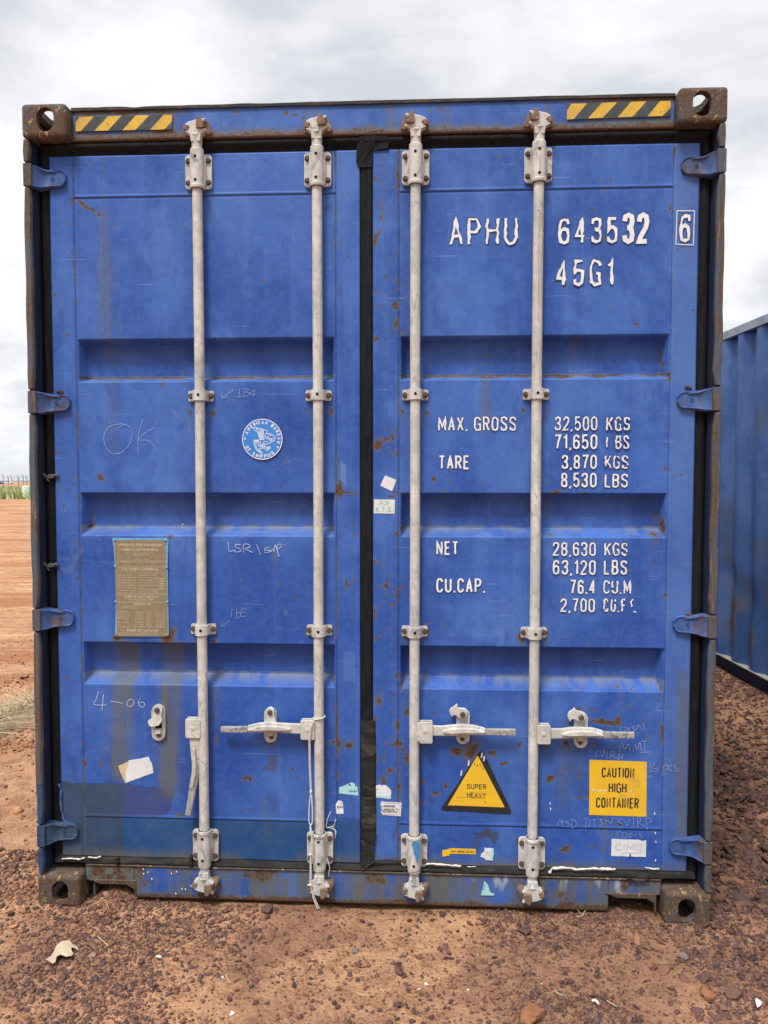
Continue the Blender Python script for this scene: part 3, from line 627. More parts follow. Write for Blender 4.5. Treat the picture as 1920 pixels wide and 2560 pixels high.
    for (x, z1, z0, w_, s) in stains:                                          # vertical runs
        st += s*np.exp(-((Xs-x-.004*np.sin(Zs*9))/w_)**2)*ss(Zs, z0, z0+.1)*ss(Zs, z1+.01, z1-.01)
    for (P, col, a) in tints:
        k = inpoly(Xs, Zs, P); ti[k, :3] = col; ti[k, 3] = a
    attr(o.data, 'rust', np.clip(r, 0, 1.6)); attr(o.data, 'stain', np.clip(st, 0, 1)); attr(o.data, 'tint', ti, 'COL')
    return o
def B(f, cx, cy, rx, rz=None, s=1.0, ang=0):
    p = f(cx, cy); return (p[0], p[1], rx*.00056, (rz or rx)*.00056, s, ang)
sc = lambda f, x0, x1, y0, y1, n, r0, r1, s0=.8, s1=1.15: [B(f, random.uniform(x0, x1), random.uniform(y0, y1), random.uniform(r0, r1), random.uniform(r0, r1), random.uniform(s0, s1)) for _ in range(n)]
rl = [B(c00, 520, 840, 26, 12, 1.2, -.6), B(c00, 560, 872, 24, 10, 1.1, -.6), B(c00, 600, 895, 26, 10, 1.1, -.5), B(c00, 645, 922, 20, 9, 1.1, -.5),
      B(c02, 655, 140, 20, 22, 1), B(c02, 475, 140, 13, 16, .8), B(c02, 1107, 520, 10, 20, 1), B(c02, 480, 555, 10, 13, .9), B(c02, 438, 66, 8, 8, .8), B(c02, 385, 200, 12, 14, .8),
      B(c02, 760, 1185, 40, 26, 1), B(c02, 1110, 1150, 38, 46, 1), B(c02, 1070, 1185, 40, 20, 1), B(c02, 562, 420, 9, 60, .9), B(c02, 560, 460, 26, 8, 1), B(c02, 1390, 1205, 22, 18, .9),
      B(c03, 810, 500, 9, 22, .9), B(c03, 525, 600, 10, 14, .9), B(c03, 642, 750, 8, 24, .9), B(c03, 448, 850, 12, 16, .9), B(c03, 435, 790, 9, 12, .8), B(c03, 548, 750, 8, 40, .8),
      B(c03, 1590, 845, 34, 14, 1, .3), B(c03, 1625, 860, 16, 22, 1), B(c03, 1165, 1080, 30, 12, .9), B(c03, 1628, 1052, 12, 10, .8), B(c03, 1390, 318, 14, 14, .6), B(c03, 1330, 1085, 40, 8, .7),
      B(c12, 540, 205, 14, 44, 1.1), B(c12, 600, 238, 70, 7, 1.1), B(c12, 545, 240, 14, 30, 1.), B(c12, 585, 830, 12, 40, 1.1, .3), B(c12, 632, 805, 16, 10, .9), B(c12, 638, 506, 14, 9, .9),
      B(c12, 627, 437, 10, 12, .8), B(c12, 628, 622, 9, 12, .8), B(c12, 626, 1042, 9, 10, .7), B(c12, 120, 640, 14, 18, .5), B(c12, 122, 215, 9, 12, .7),
      B(c13, 605, 630, 28, 24, 1.1), B(c13, 540, 625, 16, 46, 1.), B(c13, 100, 625, 30, 22, .9), B(c13, 235, 780, 9, 16, .8), B(c13, 275, 835, 9, 16, .8), B(c13, 312, 920, 9, 12, .8), B(c13, 528, 830, 10, 40, .9), B(c13, 530, 1040, 9, 50, .7),
      B(c13, 292, 1095, 9, 20, .7), B(c13, 95, 255, 12, 16, .7), B(c13, 520, 450, 7, 160, .7), B(c11, 165, 190, 7, 10, .8), B(c11, 570, 465, 9, 12, .7), B(c01, 437, 985, 10, 14, .8), B(c01, 350, 197, 10, 14, .9), B(c01, 492, 255, 10, 14, .9),
      B(c01, 425, 452, 10, 12, .8), B(c01, 1180, 855, 7, 12, .8), B(c01, 1053, 778, 12, 16, .9), B(c01, 1072, 490, 10, 8, .8), B(c01, 380, 1215, 14, 16, .9), B(c01, 730, 770, 7, 9, .8), B(c00, 465, 830, 8, 30, .9), B(c00, 436, 985, 14, 16, .8)]
rl += sc(c02, 395, 520, 100, 1100, 12, 5, 9)+sc(c03, 400, 545, 100, 860, 12, 5, 9)+sc(c10, 525, 660, 700, 1240, 3, 5, 9)+sc(c12, 30, 500, 600, 1150, 8, 5, 8)+sc(c01, 560, 1240, 600, 1200, 6, 5, 8)
stl = [(c03(790, 300)[0], .98, .42, .034, 1.5), (c03(1095, 300)[0], .98, .36, .036, 1.5), (c03(760, 700)[0], .9, .4, .05, .25), (c01(690, 300)[0], 2.72, 2.0, .0035, .7), (c01(650, 200)[0], 2.4, 2.1, .004, .6), (c01(680, 300)[0], 2.55, 1.95, .035, .28),
       (c01(775, 500)[0], 2.2, 1.95, .003, .6), (c01(740, 950)[0], 1.93, 1.6, .02, .25), (c13(75, 800)[0], .42, .2, .03, .3), (c12(120, 700)[0], 1.3, 1.2, .008, .5), (c03(1390, 400)[0], .9, .6, .02, .3)]
tl = [([(DL0, c03(395, 868)[1]), c03(550, 874), c03(810, 880), c03(810, 1090), (DL0, c03(400, 1088)[1])], (.038, .064, .118), .95),
      ([c03(808, 880), c03(960, 902), c03(1128, 920), c03(1100, 1050), c03(1085, 1078), c03(1020, 1088), c03(808, 1085)], (.040, .058, .190), .92),
      ([(DL0, seam_b), (c03(800, 1100)[0], seam_b), (c03(800, 1100)[0], dzb-.01), (DL0, dzb-.01)], (.028, .056, .112), .96),
      ([(c03(799, 1100)[0], seam_b), (PL1, seam_b), (PL1, dzb-.01), (c03(799, 1100)[0], dzb-.01)], (.016, .066, .195), .94),
      ([(PL1, seam_b+.014), (DL1+.01, seam_b+.012), (DL1+.01, dzb-.01), (PL1, dzb-.01)], (.020, .072, .215), .88),
      ([c13(70, 690), c13(135, 700), c13(128, 800), c13(45, 795), c13(48, 760), c13(85, 760)], (.075, .085, .16), .8),
      ([c13(565, 20), c13(650, 22), c13(645, 225), c13(568, 215)], (.10, .19, .50), .35),
      ([c12(545, 20), c12(590, 60), c12(580, 210), c12(545, 150)], (.16, .27, .52), .45)]
rr = [B(c12, 1150, 160, 18, 22, 1), B(c12, 1205, 225, 10, 12, .9), B(c12, 1245, 160, 8, 10, .8), B(c12, 1460, 152, 7, 9, .8), B(c12, 905, 240, 18, 16, 1), B(c12, 880, 268, 34, 7, 1.1), B(c12, 838, 845, 20, 26, 1.1), B(c12, 800, 840, 9, 10, .9),
      B(c12, 875, 965, 14, 20, .9), B(c12, 935, 855, 14, 12, .9), B(c12, 910, 900, 8, 60, .8), B(c12, 812, 1165, 12, 12, .9), B(c12, 775, 1195, 16, 14, 1), B(c12, 775, 680, 16, 14, 1), B(c12, 822, 715, 9, 10, .9), B(c12, 800, 435, 9, 9, .8), B(c12, 768, 1010, 8, 40, .9),
      B(c12, 975, 1180, 30, 18, .8), B(c12, 1115, 1085, 24, 10, .9), B(c12, 1225, 1098, 8, 9, .8), B(c12, 1130, 678, 10, 10, .8), B(c12, 955, 470, 26, 9, .9),
      B(c11, 905, 110, 14, 22, .9), B(c11, 905, 270, 14, 26, .8), B(c11, 905, 390, 26, 40, .8), B(c11, 780, 485, 13, 22, 1), B(c11, 955, 445, 14, 16, .9), B(c11, 825, 330, 7, 14, .8), B(c11, 965, 215, 8, 12, .8), B(c11, 965, 140, 7, 10, .8),
      B(c11, 1515, 575, 22, 16, 1.), B(c11, 1520, 628, 16, 9, .8), B(c11, 790, 1170, 22, 44, 1), B(c11, 905, 1090, 12, 40, .9), B(c11, 855, 1140, 8, 16, .9), B(c11, 880, 1130, 9, 18, .8), B(c11, 778, 872, 8, 10, .8), B(c11, 1510, 735, 60, 8, 1), B(c21, 330, 725, 60, 9, 1.1), B(c21, 570, 722, 40, 7, .9), B(c21, 90, 725, 30, 8, 1),
      B(c10, 810, 935, 13, 20, 1), B(c10, 790, 1060, 16, 44, .9), B(c10, 775, 1100, 10, 50, .8), B(c10, 770, 690, 8, 40, .8), B(c10, 915, 650, 8, 50, .8), B(c10, 800, 850, 12, 24, .8), B(c20, 510, 888, 9, 13, 1), B(c20, 600, 1082, 10, 9, .9),
      B(c20, 560, 710, 10, 14, .7), B(c20, 638, 706, 9, 10, .8), B(c20, 880, 720, 16, 7, .8), B(c20, 615, 765, 7, 12, .8), B(c20, 470, 812, 8, 9, .8), B(c20, 485, 760, 9, 8, .7), B(c20, 1030, 885, 9, 12, .9), B(c20, 1075, 1155, 9, 9, .8), B(c20, 1055, 500, 8, 60, .9),
      B(c21, 805, 385, 12, 16, .95), B(c21, 425, 472, 18, 14, 1), B(c21, 545, 588, 8, 8, .9), B(c21, 1015, 255, 8, 10, .9), B(c21, 1030, 432, 6, 7, .8), B(c21, 1012, 745, 14, 24, 1.1), B(c21, 990, 600, 7, 70, .8), B(c21, 1018, 1075, 7, 8, .7),
      B(c22, 285, 235, 40, 16, 1.1), B(c22, 475, 250, 20, 7, .9), B(c22, 990, 85, 14, 22, 1), B(c22, 1088, 122, 9, 12, .9), B(c22, 1053, 133, 8, 9, .9), B(c22, 238, 150, 9, 9, .8), B(c22, 445, 170, 10, 16, .9), B(c22, 920, 508, 34, 10, 1.1), B(c22, 930, 540, 8, 26, .8), B(c22, 985, 450, 9, 70, 1), B(c22, 955, 400, 14, 40, .7),
      B(c22, 250, 510, 24, 9, .8), B(c22, 330, 900, 9, 9, .9), B(c22, 988, 910, 9, 14, .9), B(c22, 60, 1190, 26, 26, 1), B(c22, 215, 1150, 9, 60, .9), B(c22, 590, 150, 7, 18, .9), B(c22, 690, 170, 9, 22, 1), B(c22, 490, 1218, 9, 9, .8),
      B(c13, 1300, 670, 40, 34, 1.1), B(c13, 1410, 640, 50, 30, 1.1), B(c13, 1390, 690, 40, 30, 1), B(c13, 1530, 690, 30, 22, 1), B(c13, 1605, 748, 28, 12, 1.1), B(c13, 1160, 950, 32, 18, 1.1), B(c13, 1085, 875, 16, 18, 1), B(c13, 1085, 1005, 18, 16, 1), B(c13, 1225, 890, 16, 14, .9), B(c13, 885, 620, 32, 12, 1.1, .5), B(c13, 910, 610, 12, 36, 1),
      B(c13, 865, 790, 28, 20, 1.1), B(c13, 830, 720, 16, 30, .8), B(c13, 830, 850, 24, 26, .8), B(c13, 790, 340, 26, 30, .9), B(c13, 975, 420, 20, 28, 1), B(c13, 975, 720, 16, 50, 1), B(c13, 910, 500, 14, 30, .9), B(c13, 1160, 430, 9, 20, .9), B(c13, 905, 180, 8, 24, .9), B(c13, 945, 260, 18, 22, .7), B(c13, 770, 700, 7, 260, .9), B(c13, 940, 900, 8, 120, .6), B(c13, 850, 1010, 10, 10, .7),
      B(c23, 565, 475, 44, 18, 1.1), B(c23, 640, 485, 50, 18, 1.1), B(c23, 690, 455, 16, 28, 1.1), B(c23, 503, 408, 16, 9, 1), B(c23, 538, 418, 8, 10, .9), B(c23, 445, 402, 30, 9, .9), B(c23, 358, 625, 22, 30, 1), B(c23, 522, 632, 14, 16, 1), B(c23, 645, 600, 14, 12, .8), B(c23, 245, 845, 34, 20, 1.1), B(c23, 322, 782, 10, 10, .9), B(c23, 390, 775, 9, 9, .9), B(c23, 325, 820, 10, 9, .9), B(c23, 425, 830, 8, 12, .9),
      B(c23, 430, 970, 44, 7, 1), B(c23, 495, 950, 9, 20, .9), B(c23, 868, 572, 9, 14, 1), B(c23, 852, 472, 8, 10, .8), B(c23, 970, 560, 10, 90, 1), B(c23, 968, 270, 10, 30, .9), B(c23, 700, 1145, 16, 16, 1), B(c23, 595, 1085, 12, 12, 1.1), B(c23, 760, 385, 10, 14, .6), B(c23, 175, 845, 10, 10, .9), B(c23, 420, 265, 12, 8, .8), B(c23, 695, 262, 12, 8, .8), B(c23, 785, 275, 7, 14, .8),
      B(c24, 518, 98, 12, 20, 1), B(c24, 340, 115, 34, 26, .9), B(c24, 435, 122, 12, 10, .6), B(c24, 712, 195, 8, 14, 1), B(c24, 590, 110, 9, 40, .6), B(c24, 515, 12, 9, 12, .7), B(c24, 665, 12, 10, 14, .7), B(c14, 780, 170, 16, 10, .9), B(c14, 760, 40, 9, 90, .9)]
rr += sc(c11, 770, 920, 60, 520, 16, 5, 10)+sc(c11, 770, 925, 1040, 1240, 14, 6, 11)+sc(c12, 765, 925, 400, 1200, 22, 5, 10)+sc(c13, 780, 990, 150, 950, 22, 6, 13)+sc(c10, 770, 925, 600, 1240, 16, 5, 9)+sc(c22, 180, 960, 540, 1200, 8, 5, 8)+sc(c23, 170, 950, 250, 1150, 16, 5, 9)+sc(c20, 230, 1030, 660, 1200, 10, 4, 7)+sc(c21, 1030, 1180, 40, 700, 5, 4, 7)
st_r = [(c11(1490, 900)[0], 1.93, 1.70, .016, .6), (c21(425, 600)[0], 2.08, 1.93, .012, .5), (c21(340, 200)[0], 2.38, 2.25, .006, .25), (c22(930, 600)[0], 1.37, 1.28, .009, .7), (c23(345, 700)[0], .72, .35, .024, .5), (c23(440, 720)[0], .68, .42, .02, .35), (c23(705, 300)[0], .82, .72, .008, .4),
        (c22(240, 350)[0], 1.52, 1.38, .012, .4), (c24(595, 60)[0], .36, .2, .016, .7), (c13(1400, 640)[0], .70, .5, .03, .4), (c23(1110, 600)[0], .9, .18, .022, .8), (c20(1125, 600)[0], 2.6, 2.3, .05, .12)]
tr = [([c13(1495, 1165), c13(1560, 1215), c13(1575, 1244), c13(1530, 1235), c13(1480, 1210), c13(1440, 1238), c13(1405, 1244)], (.055, .055, .06), .85),
      ([c14(1400, 5), c14(1480, 45), c14(1500, 20), c14(1545, 85), c14(1565, 35), c14(1570, 5)], (.055, .055, .06), .8),
      ([c14(1385, 75), c14(1440, 40), c14(1450, 90), c14(1430, 130)], (.05, .055, .10), .6),
      ([(DR0, dzb), (DR1, dzb), (DR1, dzb+.012), (DR0, dzb+.010)], (.12, .12, .11), .8),
      ([(PR1, 2.74), (DR1, 2.74), (DR1, .05), (PR1, .05)], (.11, .195, .43), .28)]
rxs = (.618, 1.0435, 1.3885, 1.8135)
for x_ in rxs:
    for z_ in (1.84, 1.045, .285, .165, .64):
        for sg in (-1, 1):
            (rl if x_ < 1.2 else rr).append((x_+sg*.046, z_-.022+random.uniform(-.004, .004), .008, .012, random.uniform(.6, 1.1)))
            (stl if x_ < 1.2 else st_r).append((x_+sg*.040+random.uniform(-.005, .005), z_-.015, z_-random.uniform(.08, .2), .005, .5))
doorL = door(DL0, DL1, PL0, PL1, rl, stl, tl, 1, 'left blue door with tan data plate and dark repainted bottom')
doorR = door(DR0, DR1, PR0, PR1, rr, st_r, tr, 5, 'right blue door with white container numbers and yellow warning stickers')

# gaskets -------------------------------------------------------------
def extr_profile(mb, prof, a, b, axis, n=1, wob=0.0, mi=0, seed=0):
    """prof: list of (u, y); axis 'x': runs along x with u = z, axis 'z': runs along z with u = x"""
    k = len(prof); vs = []
    for i in range(n+1):
        t = a+(b-a)*i/n
        dw = wob*(fbm(t, seed, 9, 3, seed)-.5)*2 if wob else 0
        for j, (u, y) in enumerate(prof):
            yy = y+wob*.9*(vn(t, j, 26, seed)-.5)
            vs.append((t, yy, u+dw) if axis == 'x' else (u+dw, yy, t))
    fs = [(i*k+j, i*k+j+1, (i+1)*k+j+1, (i+1)*k+j) for i in range(n) for j in range(k-1)]
    mb.add(vs, fs, mi)
gb = MB()
zt = 2.7805
extr_profile(gb, [(zt, YH+.012), (zt-.004, .052), (zt-.016, .046), (zt-.024, .050), (zt-.030, .060), (zt-.040, .064), (dzt+.001, .064), (dzt+.001, .1)], .046, Wd-.044, 'x', 90, .0012, 0, 3)
gb.build('door_gasket', M['rubber'], root, smooth=60)
gb = MB(); zb0 = sz1+.003
extr_profile(gb, [(zb0, .09), (zb0+.001, .056), (zb0+.007, .046), (zb0+.017, .050), (zb0+.021, .056), (zb0+.026, .060), (dzb+.001, .066), (dzb+.001, .10)], .046, Wd-.044, 'x', 160, .003, 0, 6)
gb.build('door_gasket', M['rubber_dirty'], root, smooth=60)
for side in (-1, 1):
    gb = MB(); q = lambda a: mx(side, a)
    extr_profile(gb, [(q(.0265), .10), (q(.0270), .078), (q(.033), .066), (q(.042), .060), (q(.053), .060), (q(.059), .067), (q(.066), .066), (q(.0705), .070), (q(.0705), .10)], .14, 2.779, 'z', 120, .001, 0, 9)
    gb.build('door_gasket', M['rubber'], root, smooth=60)
    if side < 0:
        for cy in (130, 705):
            x, z = c02(335, cy, .06); tb = MB(); pts = [(x-.028+.056*i/10, .055-.006*math.sin(i), z+.004*math.sin(i*1.7)) for i in range(11)]
            tb.tube(pts, [.006+.002*math.sin(i*2.3) for i in range(11)], 8); tb.tube([(x-.018, .056, z), (x-.012, .052, z-.012), (x-.006, .054, z-.022)], [.005, .005, .002], 7)
            tb.tube([(x-.026, .054, z-.003), (x, .050, z-.006), (x+.024, .054, z-.001)], .004, 7)
            tb.build('gasket_tie', two_tone('tie_grey', (.05, .05, .055), (.10, .10, .105), 60, .7), root, smooth=50)
gb = MB()
extr_profile(gb, [(DL1+.0005, .09), (DL1+.0005, .062), (DL1+.005, .057), (DL1+.016, .056), (DL1+.026, .0565), (DL1+.036, .056), (DR0-.004, .057), (DR0-.0005, .064), (DR0-.0005, .09)], .17, 2.76, 'z', 120, .0012, 0, 12)
gb.build('centre_gasket', M['rubber'], root, smooth=60)
# loose tape over the gasket at the top and bottom
tb = MB(); tb.prism([c10(655, 425), c10(700, 405), c10(820, 388), c10(862, 410), c10(858, 500), c10(758, 510), c10(755, 615), c10(668, 622), c10(650, 590)], .0495, .052, yf=lambda x, z: -.004*math.sin(x*90))
tb.prism([c10(655, 425), c10(708, 455), c10(850, 450), c10(862, 410), c10(820, 388)], .0455, .048, yf=lambda x, z: .004*math.sin(x*70))
tb.build('gasket_tape', M['rubber'], root)
tb = MB()
for a, b_ in ((465, 550), (550, 980), (980, 1240)):
    extr_profile(tb, [(c13(680, a)[0], .058), (c13(684, a)[0], .052), (c13(700, a)[0], .0515), (c13(725, a)[0], .0525), (c13(755, a)[0], .051), (c13(772, a)[0], .053), (c13(778, a)[0], .058)], c13(700, b_)[1], c13(700, a)[1]-.001, 'z', 24, .003, 0, a)
tb.prism([c14(683, 0), c14(778, 0), c14(760, 170), c14(700, 262), c14(685, 262)], .050, .054, yf=lambda x, z: .003*math.sin(z*60+x*40))
tb.tube([(*c14(690, 250, .05)[:1], .048, c14(690, 250, .05)[1]), (c14(760, 190, .05)[0], .045, c14(760, 190, .05)[1]), (c14(850, 180, .05)[0], .048, c14(850, 180, .05)[1]), (c14(960, 188, .05)[0], .049, c14(960, 188, .05)[1])], .004, 8)
tb.build('gasket_tape', M['rubber_dirty'], root, smooth=60)
# white sealant smears
def smear(pts, w0, par, y=.043, mi='smear'):
    m = MB(); vs = [(p[0], y+.002*random.random(), p[1]) for p in pts]
    m.tube(vs, [w0*random.uniform(.45, 1.15) for _ in vs], 7); return m.build('sealant_smear', M[mi], par, smooth=60)
def dens(P, f, n=5, j=2.0, Y=.046):
    out = []
    for a, b in zip(P[:-1], P[1:]):
        for i in range(n): t = i/n; out.append(f(a[0]+(b[0]-a[0])*t+random.uniform(-j, j), a[1]+(b[1]-a[1])*t+random.uniform(-j, j), Y))
    return out
smear(dens([(245, 262), (258, 235), (330, 228), (420, 240), (520, 236), (600, 238), (685, 238)], c24), .0055, root)
smear(dens([(1090, 208), (1150, 205), (1250, 212), (1348, 222)], c14), .004, root)
smear(dens([(1370, 224), (1440, 222)], c14), .0018, root); smear(dens([(860, 225), (920, 240), (960, 235)], c24), .003, root)
smear(dens([(405, 172), (470, 170), (520, 175), (560, 160)], c04), .0035, root); smear(dens([(575, 160), (630, 165), (660, 155)], c04), .0028, root)
smear(dens([(745, 295), (800, 315), (870, 310), (890, 270)], c24, Y=.045), .005, root, .040, 'rubber_dirty')
smear(dens([(755, 165), (765, 195), (758, 230)], c04), .009, root, .045, 'rubber_dirty'); smear(dens([(1240, 150), (1235, 190), (1245, 235)], c04), .007, root, .046, 'rubber_dirty')
smear(dens([(385, 880), (400, 930), (395, 1010), (410, 1100), (440, 1150)], c03, Y=.056), .005, root, .054, 'hinge')

# ------------------------------------------------------------------ hinges
def hinge(side, hz, par, mh='hinge'):
    m = MB(); X = lambda a: mx(side, a); yf = lambda x, z: (.036*ss((x if side < 0 else Wd-x), .026, .062)).item()
    xs = [.024, .035, .045, .055, .065, .085, .105, .122, .130, .134]
    up = [.038, .038, .037, .034, .033, .032, .031, .028, .022, .012]; dn = [-.040, -.040, -.039, -.037, -.035, -.033, -.031, -.027, -.020, -.010]
    vs = []; fs = []; n = len(xs)
    ar = lambda t: [dn_t+(up_t-dn_t)*t for dn_t, up_t in zip(dn, up)]
    lev = [0, .05, .12, .88, .95, 1]; yo = [.008, -.001, .003, .003, -.001, .008]
    for t, o in zip(lev, yo):
        for x, z in zip(xs, ar(t)): vs.append((X(x), .008+yf(X(x), 0)+o, hz+z))
    for i in range(len(lev)-1):
        for j in range(n-1): fs.append((i*n+j, i*n+j+1, (i+1)*n+j+1, (i+1)*n+j))
    m.add(vs, fs)
    b0 = len(vs); rim = [(i, n-1) for i in range(len(lev))]
    e = [(X(xs[-1]+.003), .057, hz+ar(t)[-1]) for t in lev]; m.add([vs[i*n+n-1] for i in range(len(lev))]+e, [(i, i+1, len(lev)+i+1, len(lev)+i) for i in range(len(lev)-1)])
    m.add([vs[j] for j in range(n)]+[(v[0], .059, v[2]-.001) for v in vs[:n]], [(j, j+1, n+j+1, n+j) for j in range(n-1)])
    top = vs[(len(lev)-1)*n:]; m.add(list(top)+[(v[0], .059, v[2]+.001) for v in top], [(j, j+1, n+j+1, n+j) for j in range(n-1)])
    m.tube([(X(a), .0075+yf(X(a), 0), hz+b) for a, b in ((.05, .030), (.064, .026), (.085, .024), (.104, .023))], [.001, .0035, .0035, .001], 8)
    m.tube([(X(a), .0075+yf(X(a), 0), hz+b) for a, b in ((.05, -.032), (.064, -.030), (.085, -.027), (.108, -.026))], [.001, .003, .003, .001], 8)
    # emblem ring and knob
    cx, cz, yy = X(.086), hz+.0, .0455
    ring = [(cx+.0065*math.cos(a), yy, cz+.0065*math.sin(a)) for a in np.linspace(0, 2*math.pi, 15)]; m.tube(ring, .0010, 6, cap=False)
    m.tube([(cx-.003, yy, cz+.002), (cx, yy, cz+.003), (cx, yy, cz-.003), (cx+.003, yy, cz-.002)], .0010, 6)
    o = m.build('hinge', M[mh], par, smooth=40)
    k = MB(); xa, xb = sorted((X(.0015), X(.031)))
    k.prism(rrect(xa, xb, hz-.040, hz+.040, .003, 2), .003, .05); k.build('hinge_knuckle', M['post' if mh == 'hinge' else mh], par, bevel=.004)
for side, par in ((-1, doorL), (1, doorR)):
    for hz_ in HZ: hinge(side, hz_, par, 'darkpaint' if side < 0 and hz_ < .5 else 'hinge')
# scraped weld lumps beside some hinges
for f, cx, cy in ((c20, 1225, 655), (c22, 1145, 1028), (c21, 1145, 800), (c01, 390, 830), (c02, 400, 1000), (c24, 1120, 55)):
    x, z = f(cx, cy, .055)
    lump = MB()
    for q in range(3): lump.tube([(x-.012+.006*q, .056, z+.002*math.sin(q*2)), (x-.003+.006*q, .052, z+.004*math.cos(q))], [.0055, .0065], 6)
    lump.build('weld_lump', M['post'], root, smooth=60)

# ------------------------------------------------------------------ lock rods
RX = [.618, 1.0435, 1.3885, 1.8135]
def hexbolt(x, y, z, r=.0078, par=None, rot=0):
    m = MB(); m.tube([(0, 0, 0), (0, -.0022, 0)], r*1.28, 14); 
    P = [(r*math.cos(math.radians(60*i+rot)), r*math.sin(math.radians(60*i+rot))) for i in range(6)]
    m.prism(P, -.0085, -.002)
    o = m.build('bolt', M['bolt'], par, bevel=.0012, seg=1, loc=(x, y, z)); return o
boltmesh = None
def bolt(x, y, z, par):
    global boltmesh
    if boltmesh is None: boltmesh = hexbolt(x, y, z, par=par)
    else:
        o = boltmesh.copy(); S.collection.objects.link(o); o.parent = par; o.location = (x, y, z); o.rotation_euler = (0, random.uniform(0, 1), 0)
zb_top = c00(1290, 650, .05)[1]; zb_bot = .224
def bearing(x, zc, up, par):
    """plate with four bolts and a cast sleeve"""
    m = MB(); s = 1 if up else -1
    m.prism(rrect(x-.048, x+.048, zc-.060, zc+.060, .013), YD-.011, YD-.002)
    m.tube([(x, YR, zc-.066), (x, YR, zc+.066+.012*s*0)], .0235, 28)
    m.tube([(x, YR, zc+s*.066), (x, YR, zc+s*.074)], [.0235, .0215], 28)
    m.tube([(x, YR, zc-s*.066), (x, YR, zc-s*.062), (x, YR, zc-s*.054), (x, YR, zc-s*.052)], [.0255, .0265, .0265, .0240], 28)
    for sx in (-1, 1): m.prism([(x+sx*.020, zc-.055), (x+sx*.0285, zc-.050), (x+sx*.0285, zc+.050), (x+sx*.020, zc+.055)], YR+.004, YD-.004)
    o = m.build('bearing_bracket', M['bracket'], par, smooth=35, bevel=.0015, seg=1)
    for dz in (-.040, .041):
        h = MB(); h.tube([(x-.001, YR-.0243, zc+dz), (x-.001, YR-.02, zc+dz)], .0052, 14); h.build('pin_hole', M['hole'], par)
    for sx in (-1, 1):
        for sz in (-.038, .038): bolt(x+sx*.0365, YD-.011, zc+sz, par)
def guide(x, zc, par):
    m = MB(); m.prism(rrect(x-.046, x+.046, zc-.019, zc+.019, .006), YD-.008, YD-.002)
    P = []
    for i in range(17):
        a = math.pi*i/16; P.append((x-.0255*math.cos(a), YR-.0235*math.sin(a)-.0))
    vs = []
    ring = [(x-.031, YD-.008)]+[(x-.0245, YR+.006)]+P[1:-1]+[(x+.0245, YR+.006)]+[(x+.031, YD-.008)]
    n = len(ring); vs = [(a, b, zc-.0185) for a, b in ring]+[(a, b, zc+.0185) for a, b in ring]
    m.add(vs, [(i, i+1, n+i+1, n+i) for i in range(n-1)]); m.add([(a, b, zc-.0185) for a, b in ring], [tuple(range(n))]); m.add([(a, b, zc+.0185) for a, b in ring], [tuple(range(n))])
    o = m.build('guide_bracket', M['bracket'], par, smooth=35)
    h = MB(); h.tube([(x+.001, YR-.0245, zc+.001), (x+.001, YR-.02, zc+.001)], .0052, 14); h.build('pin_hole', M['hole'], par)
    for sx in (-1, 1): bolt(x+sx*.0365, YD-.008, zc, par)
def cam_end(x, z, s, flip, par):
    """s=+1 top, -1 bottom; neck starts at z"""
    m = MB(); P = [(-.017, 0), (-.019, .024), (-.020, .030), (-.034, .038), (-.036, .044), (-.026, .050), (-.021, .056), (-.024, .064), (-.036, .067), (-.034, .076), (-.022, .084),
                   (.004, .092), (.018, .092), (.034, .097), (.037, .094), (.030, .084), (.022, .078), (.014, .070), (.012, .056), (.024, .052), (.037, .053), (.037, .044), (.024, .036), (.019, .030), (.017, 0)]
    m.prism([(x+flip*a, z+s*b*.82) for a, b in P], .014, .042)
    m.tube([(x, YR-.002, z-s*.022), (x, YR-.002, z-s*.006), (x, YR-.002, z+s*.018), (x, YR-.002, z+s*.022), (x, YR-.002, z+s*.026), (x, YR-.002, z+s*.031)], [.0165, .0165, .0180, .0205, .0215, .016], 22)
    m.tube([(x, YR, z-s*.034), (x, YR, z-s*.022), (x, YR, z-s*.020)], [.0235, .0235, .0185], 24)
    m.build('cam', M['bracket'], par, bevel=.004, smooth=35)
def keeper(x, z, s, flip, par):
    m = MB()
    m.prism([(x+flip*a, z+s*b*.82) for a, b in ((.006, .052), (.030, .052), (.034, .062), (.020, .098), (.008, .100), (.004, .072))], .004, .0445)
    m.prism([(x+flip*a, z+s*b*.82) for a, b in ((.024, .040), (.046, .034), (.052, .044), (.036, .090), (.028, .092))], .026, .0445)
    m.prism([(x-flip*a, z+s*b*.82) for a, b in ((.026, .045), (.040, .048), (.044, .064), (.040, .070), (.024, .068))], .012, .0445)
    m.prism([(x+flip*a, z+s*b*.82) for a, b in ((-.046, .040), (-.046, .072), (.0, .082), (.04, .098), (.054, .050), (.050, .030), (0, .036))], .0415, .0450)
    m.build('cam_keeper', M['keeper'], par, bevel=.003, smooth=35)
rod_lab = ['lock rod with its handle hanging down', 'lock rod with a white cord tied to it', 'lock rod with a blue paint smear on its lower bracket', 'lock rod with a thin red line down its upper part']
GZ = [c11(400, 852, .05)[1], c12(405, 1128, .05)[1]]
rods = []
